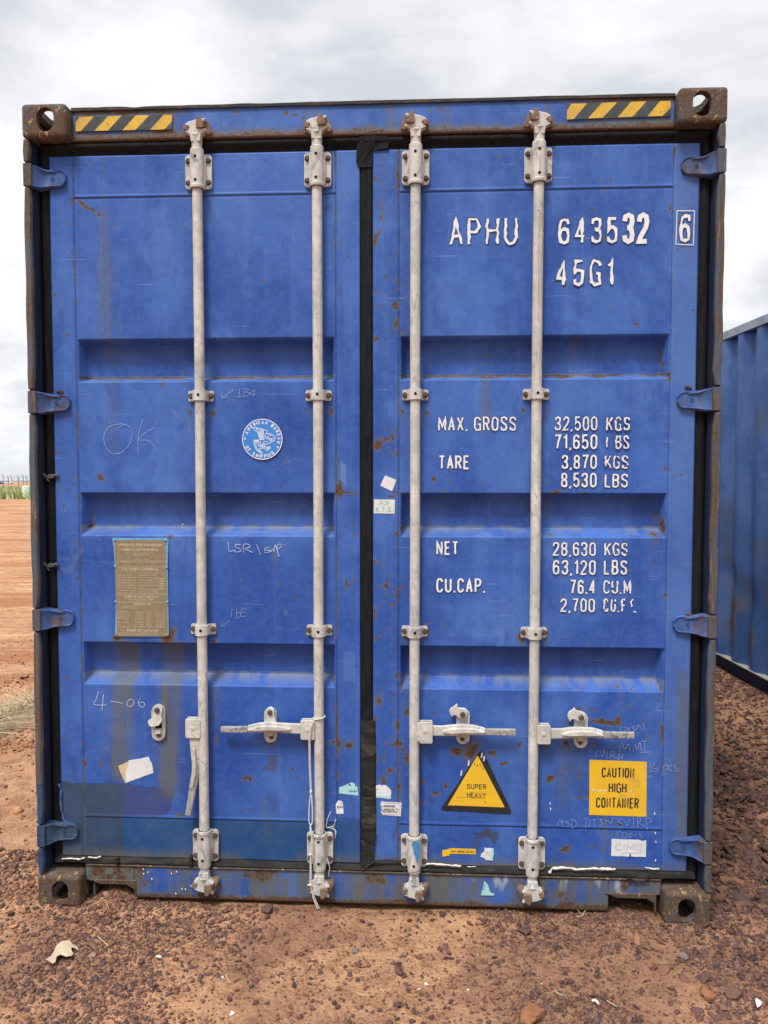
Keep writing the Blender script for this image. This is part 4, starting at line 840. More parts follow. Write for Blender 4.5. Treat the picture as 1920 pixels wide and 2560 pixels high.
for i, x in enumerate(RX):
    m = MB(); pts = [(x+.0006*math.sin(z*4+i), YR, z) for z in np.linspace(.17, 2.76, 30)]
    m.tube(pts, RRAD, 28); rod = m.build('lock_rod', M['rod'], root, smooth=60); tag(rod, rod_lab[i]); rods.append(rod)
    bearing(x, zb_top, True, rod); bearing(x, zb_bot, False, rod)
    for z in GZ: guide(x, z, rod)
    fl = 1 if i < 2 else -1
    cam_end(x, zb_top+.093, 1, fl, rod); cam_end(x, zb_bot-.088, -1, fl if i != 2 else 1, rod)
    keeper(x, zb_top+.093, 1, fl, header); keeper(x, zb_bot-.088, -1, fl if i != 2 else 1, sill)
# handles
def ribbon(pts, ws):
    L, R = [], []
    for i, (x, z) in enumerate(pts):
        a = pts[max(i-1, 0)]; b = pts[min(i+1, len(pts)-1)]; dx, dz = b[0]-a[0], b[1]-a[1]; d = math.hypot(dx, dz) or 1
        nx, nz = -dz/d, dx/d; L.append((x+nx*ws[i]/2, z+nz*ws[i]/2)); R.append((x-nx*ws[i]/2, z-nz*ws[i]/2))
    return L+R[::-1]
def hub(x0, x1, z0, z1, px, pz, par):
    m = MB(); m.prism(rrect(x0, x1, z0, z1, .006, 3), .012, .018); m.prism(rrect(x0, x1, z0, z1, .006, 3), .036, .042)
    sx = (x0+x1)/2; xr = par_x[0]
    m.box(min(x0 if abs(x0-xr) < abs(x1-xr) else x1-.01, xr), max(x0+.01 if abs(x0-xr) < abs(x1-xr) else x1, xr), .0185, .0355, z0+.006, z1-.006)
    m.build('handle_hub', M['rod'], par, bevel=.002)
    m = MB(); m.tube([(px, .0118, pz), (px, .0095, pz)], [.0078, .0062], 16); m.build('hub_rivet', M['bracket'], par, smooth=40)
par_x = [0]
def handle(f, C, W_, ytip, par, grip, txt):
    m = MB(); pts = [f(a, b, .03) for a, b in C]; ws = [q*.000545 for q in W_]
    n = len(pts); y0 = [.021]*n
    m.prism(ribbon(pts[:grip+1], ws[:grip+1]), .020, .034)
    rid = [(p[0], p[1]) for p in pts[1:grip+1]]; 
    m.prism(ribbon(rid, [ws[1]*.2]+[w_*.45 for w_ in ws[2:grip]]+[ws[grip]*.15]), .008, .020)
    m.build('handle', M['rod'], par, bevel=.003)
    g = MB(); g.prism(ribbon(pts[grip:], ws[grip:]), .017, .030)
    g.build('handle_grip', M['bare'], par, bevel=.004)
    a, b = Vector(pts[grip]), Vector(pts[-1]); d = (b-a); L = d.length; d.normalize(); nrm = Vector((-d.y, d.x)); wv = ws[-1]
    t = MB()
    def xf(sign, u0, v0):
        def g_(u, v):
            p = a+d*(u0+sign*u)+nrm*(v0+sign*v); return (p.x, p.y)
        return g_
    h = wv*.42
    lf = d.x >= 0
    text(t, 'SAEJIN', 0, L*.42, 0, h, .2, .0166, xf=xf(1, L*.04, .0012), sp=.2)
    text(t, 'SAEJIN', 0, L*.42, 0, h, .2, .0166, xf=xf(-1, L*.96, -.0012), sp=.2)
    t.build('grip_lettering', txt, par)
e_light = flat('embossed_light', (.52, .52, .51), (.40, .40, .40), 60)
par_x[0] = RX[0]; a = c03(1205, 580, .02); b = c03(1300, 457, .02); p = c03(1248, 520, .012); hub(a[0], b[0], a[1], b[1], *p, rods[0])
handle(c03, [(1262, 575), (1266, 640), (1271, 740), (1269, 800), (1256, 885), (1240, 980), (1222, 1082)], [62, 60, 50, 46, 50, 44, 38], .02, rods[0], 4, e_light)
par_x[0] = RX[1]; a = c13(290, 592, .02); b = c13(380, 467, .02); p = c13(332, 530, .012); hub(a[0], b[0], a[1], b[1], *p, rods[1])
handle(c13, [(295, 520), (230, 518), (150, 512), (90, 508), (20, 513), (-50, 522), (-130, 524), (-226, 522)], [64, 62, 60, 66, 60, 44, 44, 40], .02, rods[1], 5, e_light)
par_x[0] = RX[2]; a = c13(1058, 615, .02); b = c13(1145, 478, .02); p = c13(1098, 540, .012); hub(a[0], b[0], a[1], b[1], *p, rods[2])
handle(c13, [(1140, 532), (1210, 533), (1270, 530), (1340, 525), (1410, 528), (1480, 537), (1560, 540), (1683, 540)], [64, 62, 70, 70, 62, 44, 46, 42], .02, rods[2], 5, e_light)
par_x[0] = RX[3]; a = c23(162, 620, .02); b = c23(250, 497, .02); p = c23(205, 560, .012); hub(a[0], b[0], a[1], b[1], *p, rods[3])
handle(c23, [(248, 552), (320, 550), (380, 545), (450, 543), (520, 545), (585, 558), (680, 560), (790, 558)], [64, 62, 68, 66, 62, 48, 44, 40], .02, rods[3], 5, e_light)
# latches on the door
def latch(f, cx0, cx1, cy0, cy1, bolts, flap, par, opened, labl):
    x0, z1 = f(cx0, cy0, .05); x1, z0 = f(cx1, cy1, .05); m = MB()
    m.prism(stadium((x0+x1)/2, (z0+z1)/2, x1-x0, z1-z0), .047, .0575, 0)
    xm = (x0+x1)/2
    m.box(xm-.012, xm+.012, .034, .047, z0+.030, z0+.046, 0)
    if not opened:
        m.prism([f(a, b, .03) for a, b in flap], .020, .036, 0, yf=lambda x, z: .012*ss(z, z0+.05, z0+.085).item())
        if opened is False: m.box(xm-.010, xm+.014, .0465, .0468, z0+.047, z0+.066, 2)
    else:
        m.prism([f(a, b, .03) for a, b in flap], .034, .0462, 0)
    for (bx_, bz_) in bolts:
        p = f(bx_, bz_, .03); m.tube([(p[0], .036 if bz_ == bolts[0][1] else .0468, p[1]), (p[0], .024 if bz_ == bolts[0][1] else .041, p[1])], [.0095 if bz_ == bolts[0][1] else .007]*2, 12, 1)
    o = m.build('handle_latch', [M['rod'], M['bolt'], M['hole']], par, bevel=.0025, smooth=35); tag(o, labl)
latch(c03, 982, 1072, 365, 600, [(1018, 403), (1022, 575)], [(995, 385), (1018, 370), (1040, 382), (1050, 400), (1042, 440), (1050, 470), (1030, 500), (985, 506), (968, 498), (956, 474), (985, 455), (994, 430)], doorL, False, 'empty latch with hanging catch')
latch(c13, 52, 137, 385, 615, [(90, 418), (95, 588)], [(68, 395), (92, 385), (115, 398), (118, 440), (132, 485), (110, 528), (82, 536), (55, 510), (50, 485), (66, 455)], doorL, None, 'latch closed over a handle')
latch(c13, 1298, 1385, 392, 625, [(1340, 432), (1338, 600)], [(1355, 395), (1320, 393), (1305, 388), (1307, 370), (1300, 366), (1285, 382), (1262, 395), (1253, 412), (1256, 432), (1268, 448), (1275, 450), (1278, 438), (1300, 440), (1310, 455), (1340, 462), (1368, 450), (1372, 410)], doorR, True, 'latch with its catch turned up to the left')
latch(c23, 402, 490, 415, 650, [(450, 452), (447, 625)], [(465, 420), (430, 412), (412, 405), (412, 393), (404, 393), (395, 405), (372, 418), (362, 440), (365, 458), (378, 482), (385, 478), (386, 466), (408, 466), (420, 475), (450, 482), (478, 470), (482, 430)], doorR, True, 'latch with its catch turned up, above the square yellow sticker')
# red line, blue smear
MB().box(RX[3]-.001, RX[3]+.001, YR-RRAD-.0012, YR-RRAD+.004, 2.12, 2.50).build('red_line', M['redline'], rods[3])
MB().box(RX[3]-.001, RX[3]+.001, YR-.0253, YR-.020, zb_top-.030, zb_top+.022).build('red_line', M['redline'], rods[3])
m = MB(); m.prism([c14(1008, 75, .01), c14(1022, 62, .01), c14(1058, 70, .01), c14(1062, 150, .01), c14(1050, 198, .01), c14(1040, 190, .01), c14(1020, 120, .01)], YR-.0250, YR-.010); m.build('paint_smear', M['bluepaint'], rods[2])
wire = MB(); x = RX[2]; wire.tube([(x-.006+.030*math.cos(a), YR-.030*math.sin(a)*1.0-.0, zb_bot-.063+.006*math.sin(a*1.0+1)) for a in np.linspace(.0, 3.2, 16)], .0011, 6); wire.build('wire_loop', M['bolt'], rods[2])

# ------------------------------------------------------------------ decals
YF = YD-.0012                                        # face of the decals, just proud of the sheet
def decal(name, poly, mats, par, y=YF, lab=None, extra=None, thick=.0006):
    m = MB(); m.prism(poly, y, y+thick, 0)
    if extra: extra(m)
    o = m.build(name, mats, par); 
    if lab: tag(o, lab)
    return o
def letter(par, items, mi='white', th=.19, jag=.25, gap=.0, y=YF-.0014, outline=1.3):
    for s, p0, p1, kw in items:
        m = MB(); k = dict(jag=jag, gap=gap, outline=outline); k.update(kw); t_ = k.pop('th', th); fit(m, s, p0, p1, t_, y, **k)
        m.build('lettering', [M[mi], M['residue']], par)
LT = []
LT.append(('APHU', c10(1252, 1128), c20(36, 938), dict(th=.105, jag=.55, sp=.18)))
LT.append(('6435', c20(300, 1118), c20(687, 938), dict(th=.115, jag=.60, sp=.17)))
LT.append(('32', c20(712, 1116), c20(890, 911), dict(th=.150, jag=.0, sp=.07, outline=1.1)))
LT.append(('6', c20(1083, 1106), c20(1160, 920), dict(th=.115, jag=.6)))
LT.append(('45G1', c21(283, 148), c21(662, -34), dict(th=.12, jag=.60, sp=.18)))
LT.append(('MAX. GROSS', c11(1180, 1083), c21(27, 988), dict(th=0.122, jag=.35, sp=.13)))
LT.append(('32,500', c21(275, 1080), c21(553, 987), dict(th=0.122, jag=.4))); LT.append(('KGS', c21(610, 1082), c21(765, 988), dict(th=.13, jag=.7, gap=.04)))
LT.append(('71,650', c21(273, 1200), c21(553, 1104), dict(th=0.126, jag=.12))); LT.append(('BS', c21(668, 1200), c21(760, 1110), dict(th=.125, jag=.7, gap=.05))); LT.append(('I', c21(610, 1192), c21(622, 1118), dict(th=.12, jag=.7)))
LT.append(('TARE', c12(1183, 86), c12(1383, -4), dict(th=0.135, jag=.15)))
LT.append(('3,870', c22(320, 84), c22(550, -8), dict(th=0.126, jag=.15))); LT.append(('KGS', c22(600, 84), c22(755, -6), dict(th=.13, jag=.75, gap=.06)))
LT.append(('8,530', c22(316, 203), c22(548, 108), dict(th=0.126, jag=.2))); LT.append(('LBS', c22(598, 204), c22(752, 114), dict(th=0.126, jag=.4)))
LT.append(('NET', c12(1168, 641), c12(1312, 551), dict(th=0.135, jag=.25)))
LT.append(('28,630', c22(263, 647), c22(543, 558), dict(th=0.122, jag=.35))); LT.append(('KGS', c22(597, 647), c22(750, 560), dict(th=.13, jag=.6, gap=.03)))
LT.append(('63,120', c22(263, 768), c22(543, 674), dict(th=0.126, jag=.3))); LT.append(('LBS', c22(593, 768), c22(747, 674), dict(th=0.126, jag=.3)))
LT.append(('CU.CAP.', c12(1168, 884), c12(1485, 792), dict(th=0.135, jag=.15)))
LT.append(('76.4', c22(373, 893), c22(540, 802), dict(th=0.126, jag=.15))); LT.append(('CU.M', c22(590, 893), c22(772, 805), dict(th=0.126, jag=.45, gap=.02)))
LT.append(('2,700', c22(313, 1010), c22(537, 922), dict(th=0.126, jag=.35))); LT.append(('CU.F', c22(590, 1010), c22(738, 924), dict(th=.13, jag=.6, gap=.03)))
letter(doorR, LT)
m = MB(); stroke(m, [c22(785, 928), c22(768, 948), c22(778, 975)], .006, YF-.0012, 0, .6); stroke(m, [c22(788, 1008), c22(803, 1010)], .007, YF-.0012, 0, .4); m.build('lettering', M['white'], doorR)
m = MB(); fr = [c20(1068, 900), c20(1181, 901), c20(1174, 1122), c20(1061, 1117), c20(1068, 900)]; stroke(m, fr, .0032, YF-.001, 0, .2); m.build('number_frame', M['white'], doorR)
# class emblem
cE = crop(590, 1030, 130/1659); ec = cE(840, 870); er = abs(cE(1485, 870)[0]-ec[0])
E_ = MB(); E_.prism([(ec[0]+er*math.cos(a), ec[1]+er*math.sin(a)) for a in np.linspace(0, 2*math.pi, 48, endpoint=False)], YF, YF+.0006, 0)
def circ(r, t, mi=1): stroke(E_, [(ec[0]+r*math.cos(a), ec[1]+r*math.sin(a)) for a in np.linspace(0, 2*math.pi, 65)], t, YF-.0004, mi)
circ(er*.98, er*.04)
def ring_text(s, a0, a1, r, h, flip):
    wt = text_width(s, .2)
    u = [0.0]
    for i, c in enumerate(s):
        wd = G[c][0] if c in G else .3; mid = (u[0]+wd/2)/wt; ang = math.radians(a0+(a1-a0)*mid); u[0] += wd+.2
        if c not in G: continue
        ca, sa = math.cos(ang), math.sin(ang); o_ = (ec[0]+r*ca, ec[1]+r*sa)
        ex = (sa, -ca) if not flip else (-sa, ca); ey = (ca, sa) if not flip else (-ca, -sa)
        kx = h*.95
        for pl in G[c][1]:
            pts = [((px-wd/2)*kx, (pz-.5)*h) for px, pz in pl]
            stroke(E_, [(o_[0]+p[0]*ex[0]+p[1]*ey[0], o_[1]+p[0]*ex[1]+p[1]*ey[1]) for p in pts], h*.24, YF-.0006, 1)
ring_text('AMERICAN BUREAU', 162, -16, er*.83, er*.15, False); ring_text('OF SHIPPING', 203, 313, er*.84, er*.15, True)
for a in (178, -27):
    q = (ec[0]+er*.86*math.cos(math.radians(a)), ec[1]+er*.86*math.sin(math.radians(a)))
    E_.prism([(q[0]+(er*.075 if i % 2 == 0 else er*.03)*math.sin(math.pi*i/5), q[1]+(er*.075 if i % 2 == 0 else er*.03)*math.cos(math.pi*i/5)) for i in range(10)], YF-.0007, YF-.0002, 1)
EG = [[(555, 510), (600, 485), (740, 520), (880, 545), (1000, 600), (985, 650), (935, 720), (925, 800), (960, 840), (1060, 870), (1240, 910), (1060, 1000), (960, 1030), (880, 1000), (900, 940), (960, 935), (1040, 965)],
      [(555, 510), (610, 590), (690, 640), (720, 740), (750, 830), (800, 885), (900, 870), (870, 780), (880, 640), (880, 560)], [(780, 540), (810, 700), (820, 860)], [(650, 540), (740, 640), (790, 850)], [(620, 520), (760, 560), (850, 580)],
      [(985, 690), (1060, 680), (1160, 720), (1240, 800), (1250, 850), (1190, 860), (1080, 850), (970, 790)], [(1000, 720), (1150, 740), (990, 790)], [(800, 885), (570, 900), (575, 990), (600, 1060)], [(590, 920), (740, 905)], [(590, 950), (720, 935)], [(595, 980), (700, 960)],
      [(600, 1060), (620, 1160), (700, 1250), (820, 1320), (835, 1290), (740, 1200), (760, 1180), (830, 1150), (920, 1160), (980, 1230), (1040, 1210), (1095, 1140), (1080, 1110), (1010, 1110), (960, 1130), (900, 1080), (940, 1030)],
      [(640, 1000), (640, 1110), (700, 1200), (790, 1290)], [(740, 950), (700, 1010), (720, 1080), (800, 1120)], [(800, 920), (760, 1000), (860, 1090)], [(850, 1000), (900, 1080)], [(980, 1130), (1000, 1200)], [(1030, 1130), (1040, 1190)], [(1080, 900), (1120, 950)], [(1120, 900), (1160, 930)]]
for pl in EG: stroke(E_, [cE(*p) for p in pl], er*.028, YF-.0005, 1)
for pl in ([(700, 640), (870, 570), (870, 780), (900, 870), (800, 880), (740, 800)], [(760, 1010), (900, 1060), (960, 1130), (830, 1150), (740, 1100)], [(960, 1130), (1080, 1110), (1090, 1150), (1000, 1225)]):
    E_.prism([cE(*p) for p in pl], YF-.00035, YF-.0001, 2)
E_.build('class_emblem', [M['emblem'], M['white'], flat('emblem_pale', (.33, .50, .78))], doorL)
# super heavy triangle
def rpoly(P, r, n=5):
    out = []; k = len(P)
    for i in range(k):
        p = Vector(P[i]); a = (Vector(P[i-1])-p).normalized(); b = (Vector(P[(i+1) % k])-p).normalized()
        half = a.angle(b)/2; d = r/math.tan(half); s0 = p+a*d; s1 = p+b*d
        for j in range(n+1):
            t = j/n; q = (1-t)**2*s0+2*t*(1-t)*p+t*t*s1; out.append((q.x, q.y))
    return out
tri = rpoly([c13(1462, 652), c13(1190, 1052), c13(1664, 1076)], .012)
decal('warning_triangle', tri, [M['black'], M['yellow'], M['black'], M['paper']], doorR, lab='black edged yellow triangle reading SUPER HEAVY', extra=lambda m: (
    m.prism([c13(1432, 700), c13(1440, 702), c13(1612, 1032), c13(1243, 1018)], YF-.0004, YF-.0001, 1),
    fit(m, 'SUPER', c13(1366, 913), c13(1492, 882), .15, YF-.0006, mi=2, sp=.12), fit(m, 'HEAVY', c13(1366, 967), c13(1490, 937), .15, YF-.0006, mi=2, sp=.12),
    [stroke(m, [c13(random.uniform(1300, 1450), y0), c13(random.uniform(1460, 1500), y0+random.uniform(-6, 6))], .0008, YF-.0007, 2, .4) for y0 in (968, 972)],
    [m.prism([c13(a, b), c13(a+9, b-4), c13(a+6, b+30), c13(a-4, b+34)], YF-.0007, YF-.0004, 3) for a, b in ((1328, 795), (1375, 730), (1460, 680), (1475, 700))],
    [stroke(m, [c13(a, b), c13(a+5, b+16)], .0025, YF-.0007, 2, .4) for a, b in ((1415, 745), (1432, 752), (1450, 750), (1468, 770), (1482, 990))]))
decal('caution_sticker', [c23(502, 724), c23(873, 737), c23(870, 1093), c23(499, 1081)], [M['yellow'], M['black'], M['cream']], doorR, lab='square yellow sticker reading CAUTION HIGH CONTAINER', extra=lambda m: (
    fit(m, 'CAUTION', c23(580, 838), c23(793, 776), .135, YF-.0004, mi=1, sp=.07), fit(m, 'HIGH', c23(625, 936), c23(743, 875), .135, YF-.0004, mi=1, sp=.08), fit(m, 'CONTAINER', c23(543, 1034), c23(822, 972), .135, YF-.0004, mi=1, sp=.07),
    [m.prism([c23(a, b), c23(a+8, b+2), c23(a+6, b+16), c23(a-2, b+12)], YF-.0006, YF-.0003, 2) for a, b in ((518, 910), (532, 915), (558, 920), (575, 915), (597, 915), (690, 915), (770, 920))]))
# hazard stripes on the header
YHd = YH-.0042
h = lambda f: (lambda a, b: f(a, b, YHd))
def stripes(f, band, ys, lab):
    g = h(f); m = MB(); m.prism([g(*p) for p in band], YHd, YHd+.0006, 0)
    for q in ys: m.prism([g(*p) for p in q], YHd-.0004, YHd-.0001, 1)
    o = m.build('hazard_sticker', [M['stripe'], M['yellow_dirty']], header); tag(o, lab)
stripes(c00, [(490, 293), (1115, 276), (1115, 371), (490, 385)], [[(517, 292), (608, 289), (525, 383), (490, 385), (490, 325)], [(700, 286), (787, 284), (700, 380), (612, 382)], [(880, 282), (968, 280), (880, 375), (793, 378)], [(1060, 278), (1115, 277), (1115, 320), (1065, 372), (973, 375)]], 'striped strip beside the left top corner')
stripes(c20, [(357, 208), (1028, 188), (1028, 285), (355, 308)], [[(385, 206), (487, 203), (400, 305), (355, 308), (357, 245)], [(583, 200), (682, 195), (588, 297), (492, 301)], [(772, 193), (872, 190), (780, 290), (685, 294)], [(958, 189), (1028, 187), (1028, 232), (975, 285), (878, 288)]], 'striped strip beside the right top corner')
# small stickers
def torn(f, P, j=3): 
    out = []
    for a, b in zip(P, P[1:]+P[:1]):
        n = max(1, int(math.hypot(b[0]-a[0], b[1]-a[1])/14)); 
        for i in range(n): t = i/n; out.append(f(a[0]+(b[0]-a[0])*t+(random.uniform(-j, j) if i else 0), a[1]+(b[1]-a[1])*t+(random.uniform(-j, j) if i else 0)))
    return out
decal('sticker', [c12(836, 125), c12(910, 155), c12(882, 228), c12(805, 193)], [M['paper']], doorR, lab='blank white square sticker, tilted')
decal('sticker', [c12(765, 281), c12(900, 283), c12(898, 374), c12(763, 371)], [M['cream'], M['lime']], doorR, lab='pale sticker with faded letters A.V K.T.C.', extra=lambda m: (
    fit(m, 'A.V', c12(798, 318), c12(866, 288), .22, YF-.0004, mi=1, sp=.1), fit(m, 'K.T.C.', c12(775, 363), c12(890, 332), .22, YF-.0004, mi=1, sp=.18)))
cS = crop(820, 1920, 200/1659)
decal('sticker', torn(cS, [(228, 525), (235, 400), (360, 355), (490, 298), (590, 345), (610, 400), (632, 570)], 5), [M['cyan'], M['black']], doorL, lab='torn cyan sticker near the middle gasket', extra=lambda m: (
    fit(m, 'F754927', cS(435, 497), cS(600, 465), .2, YF-.0004, mi=1), fit(m, 'S', cS(425, 368), cS(470, 330), .25, YF-.0004, mi=1), fit(m, 'A', cS(550, 375), cS(598, 335), .25, YF-.0004, mi=1)))
decal('sticker', torn(cS, [(885, 390), (1040, 355), (1200, 360), (1310, 460), (1300, 640), (955, 610), (935, 540), (905, 430)], 9), [M['paper'], M['black'], M['cyan']], doorR, lab='torn white sticker with barcode near the middle gasket', extra=lambda m: (
    m.prism([cS(965, 560), cS(1300, 585), cS(1298, 632), cS(960, 605)], YF-.0004, YF-.0001, 2), [m.prism([cS(a, 410), cS(a+w_, 410), cS(a+w_+8, 497), cS(a+8, 497)], YF-.0004, YF-.0001, 1) for a, w_ in ((932, 8), (946, 5), (958, 9), (972, 5), (984, 7))],
    m.prism([cS(1018, 430), cS(1030, 438), cS(1022, 462), cS(1012, 450)], YF-.0004, YF-.0001, 1), m.prism(stadiumc(cS, 1236, 470, 22, 80), YF-.0004, YF-.0001, 2), m.prism(stadiumc(cS, 1080, 500, 20, 80), YF-.0004, YF-.0001, 2)))if False else None
def stadiumc(f, cx, cy, w_, h_): return [f(cx+a, cy+b) for a, b in stadium(0, 0, w_, h_, 5)]
decal('sticker', torn(cS, [(885, 390), (1040, 355), (1200, 360), (1310, 460), (1300, 640), (955, 610), (935, 540), (905, 430)], 9), [M['paper'], M['black'], M['cyan']], doorR, lab='torn white sticker with barcode near the middle gasket', extra=lambda m: (
    m.prism([cS(965, 560), cS(1292, 585), cS(1290, 630), cS(960, 603)], YF-.0004, YF-.0001, 2), [m.prism([cS(a, 410), cS(a+w_, 410), cS(a+w_+8, 497), cS(a+8, 497)], YF-.0004, YF-.0001, 1) for a, w_ in ((932, 8), (946, 5), (958, 9), (972, 5), (984, 7))],
    m.prism([cS(1010, 430), cS(1028, 438), cS(1026, 462), cS(1012, 460)], YF-.0004, YF-.0001, 1), m.prism(stadiumc(cS, 1236, 470, 22, 80), YF-.0004, YF-.0001, 2), m.prism(stadiumc(cS, 1080, 500, 20, 80), YF-.0004, YF-.0001, 2)))
decal('sticker', [cS(158, 760), cS(210, 670), cS(275, 680), cS(308, 715), cS(325, 945), cS(175, 952)], [M['paper'], M['black'], M['redline']], doorL, lab='torn white sticker with the letters CM', extra=lambda m: (
    fit(m, 'CM', cS(190, 832), cS(305, 786), .26, YF-.0004, mi=1, sp=.14), stroke(m, [cS(245, 755), cS(300, 722)], .0018, YF-.0004, 2)))
decal('sticker', torn(cS, [(1110, 695), (1528, 718), (1505, 1000), (1145, 970), (1095, 920), (1120, 860), (1085, 750)], 4), [M['paper'], M['black'], M['bolt']], doorR, lab='white WARNING sticker with torn left edge', extra=lambda m: (
    stroke(m, [cS(1150, 720), cS(1460, 742), cS(1498, 775), cS(1475, 960), cS(1440, 972), cS(1150, 945)], .0009, YF-.0004, 1), fit(m, 'ARNING', cS(1155, 812), cS(1388, 768), .26, YF-.0004, mi=1), stroke(m, [cS(1120, 790), cS(1128, 812), cS(1150, 770)], .0015, YF-.0004, 1),
    fit(m, 'SECURITY SEAL WILL', cS(1155, 868), cS(1470, 836), .16, YF-.0004, mi=2), fit(m, 'IN THE WORK LINE', cS(1125, 892), cS(1390, 862), .16, YF-.0004, mi=2), fit(m, 'VIOLATION/RETENTION', cS(1130, 925), cS(1440, 895), .16, YF-.0004, mi=2)))
decal('seal_arrow_sticker', [c14(1207, 118), c14(1238, 113), c14(1262, 105), c14(1425, 110), c14(1423, 144), c14(1252, 140), c14(1254, 152), c14(1208, 160)], [M['yellow'], M['black']], doorR, lab='small yellow arrow sticker', extra=lambda m: fit(m, 'Fasten optional seal here', c14(1262, 131), c14(1410, 117), .15, YF-.0004, mi=1, sp=.12))
decal('sticker', torn(c14, [(1480, 98), (1542, 108), (1536, 185), (1490, 180), (1455, 160), (1460, 140), (1475, 130)], 5), [M['paper'], M['cyan'], M['bolt']], doorR, lab='torn white scrap of sticker beside the yellow arrow', extra=lambda m: (m.prism([c14(1520, 108), c14(1540, 112), c14(1535, 182), c14(1516, 178)], YF-.0004, YF-.0001, 1), stroke(m, [c14(1490, 150), c14(1500, 125), c14(1512, 152)], .0012, YF-.0004, 2)))
decal('sticker', torn(c24, [(645, 45), (820, 50), (845, 58), (870, 53), (867, 162), (643, 155)], 1), [M['paper'], M['ghost'], M['keeper']], doorR, lab='white sticker with faded grey letters', extra=lambda m: (
    fit(m, 'CIMC', c24(665, 118), c24(850, 74), .26, YF-.0004, mi=1, sp=.14), m.prism([c24(710, 128), c24(840, 131), c24(840, 138), c24(710, 135)], YF-.0004, YF-.0001, 1), m.prism([c24(760, 138), c24(768, 136), c24(772, 160), c24(760, 159)], YF-.0006, YF-.0003, 2)))
decal('sticker', [c14(1478, 308), c14(1502, 335), c14(1518, 385), c14(1542, 392), c14(1540, 404), c14(1456, 402), c14(1468, 360)], [M['cyan'], M['emblem']], sill, y=YS-.001, lab='torn cyan scrap on the sill', extra=lambda m: text(m, 'CH', 0, .02, 0, .010, .2, YS-.0014, mi=1, xf=lambda u, v: (c14(1465, 345)[0]+v, c14(1465, 345)[1]-.002-u+.01)))
decal('sticker', torn(c03, [(765, 765), (828, 738), (835, 728), (900, 718), (965, 705), (988, 760), (995, 808), (812, 875)], 2), [M['paper']], doorL, lab='crumpled white paper label, tilted')
decal('sticker_stain', torn(c03, [(765, 765), (828, 740), (835, 728), (835, 745), (815, 800), (820, 873), (812, 875)], 2), [flat('stained_paper', (.55, .42, .24), (.62, .52, .36), 30)], doorL, y=YF-.0003)
# data plate
cP = crop(270, 1330, 170/1393)
PT = MB(); YP = YD-.004
outline_ = [(95, 130), (150, 118), (700, 128), (1200, 120), (1245, 170), (1225, 690), (1240, 1400), (1250, 2100), (1180, 2140), (205, 2138), (150, 2100), (170, 1400), (150, 700), (120, 300)]
PT.prism([cP(*p) for p in outline_], YP, YD-.0005, 0)
PT.prism([cP(*p) for p in ((140, 165), (1180, 165), (1198, 700), (1222, 1400), (1225, 2128), (195, 2132), (175, 1400), (160, 700))], YP-.0006, YP-.0001, 1)
def pl_text(s, x0, x1, y0, y1, th=.2): fit(PT, s, cP(x0, y1), cP(x1, y0), th, YP-.0009, mi=2, sp=.12)
pl_text('APPROVED FOR TRANSPORT', 215, 1130, 240, 290); pl_text('UNDER CUSTOMS SEAL', 290, 1055, 335, 382); pl_text('CSC SAFETY APPROVAL', 290, 1045, 740, 785)
pl_text('TIMBER COMPONENT TREATMENT', 350, 1050, 1300, 1345, .17); pl_text('IM/ACCMA/FR', 440, 940, 1365, 1402, .17); pl_text('DATA PLATE', 565, 880, 1455, 1498); pl_text('OWNER APL Co Pte Ltd', 400, 1030, 1985, 2035)
for i, s in enumerate(('ACEP', 'USA', '1991', '001', 'APL')): pl_text(s, 1050, 1165, 935+i*52, 970+i*52)
def pl_line(x0, y0, x1, y1, w_=.0009): stroke(PT, [cP(x0, y0), cP(x1, y1)], w_, YP-.0009, 2)
for y in (715, 1270, 1435): pl_line(190, y, 1215, y, .0014)
for (x0, y0, x1, y1) in ((410, 425, 935, 482), (280, 580, 500, 620), (870, 580, 1190, 620), (470, 805, 870, 840), (620, 850, 1005, 1105), (620, 1155, 1005, 1250), (1025, 845, 1200, 1235), (300, 1510, 620, 1560)):
    for a, b, c_, d_ in ((x0, y0, x1, y0), (x1, y0, x1, y1), (x1, y1, x0, y1), (x0, y1, x0, y0)): pl_line(a, b, c_, d_, .0006)
def dashes(x0, x1, y, w_=.0016):
    x = x0
    while x < x1-10:
        l = random.uniform(14, 46); pl_line(x, y, min(x+l, x1), y, w_); x += l+random.uniform(8, 22)
dashes(550, 850, 455, .0018)
for y in (598, 635): dashes(540, 850, y-28)
dashes(200, 480, 600); dashes(880, 1180, 600)
for i in range(8): dashes(200, 585 if i else 490, 880+i*52); 
for i in range(5): dashes(650, 990, 885+i*50)
for y in (1185, 1225): dashes(650, 990, y)
dashes(330, 600, 1535)
for i in range(8):
    dashes(205, 440, 1635+i*42)if i in (0, 1, 2, 3, 5) else None; dashes(560, 740, 1635+i*42); dashes(790, 900, 1635+i*42); dashes(990, 1190, 1635+i*42)
for y in (1940, 2065, 2100): dashes(210, 1180, y)
for (x, y, m_) in ((145, 160, 0), (1190, 165, 0), (160, 695, 0), (1210, 720, 0), (170, 1420, 0), (1220, 1430, 0), (170, 2100, 1), (1215, 2105, 1)):
    p = cP(x, y); PT.tube([(p[0], YP, p[1]), (p[0], YP-.003, p[1]), (p[0], YP-.0042, p[1])], [.0052, .0050, .0030], 14, 0 if not m_ else 1)
PT.build('data_plate', [M['cyanpaint'], M['plate'], M['plate_txt']], doorL, smooth=40)
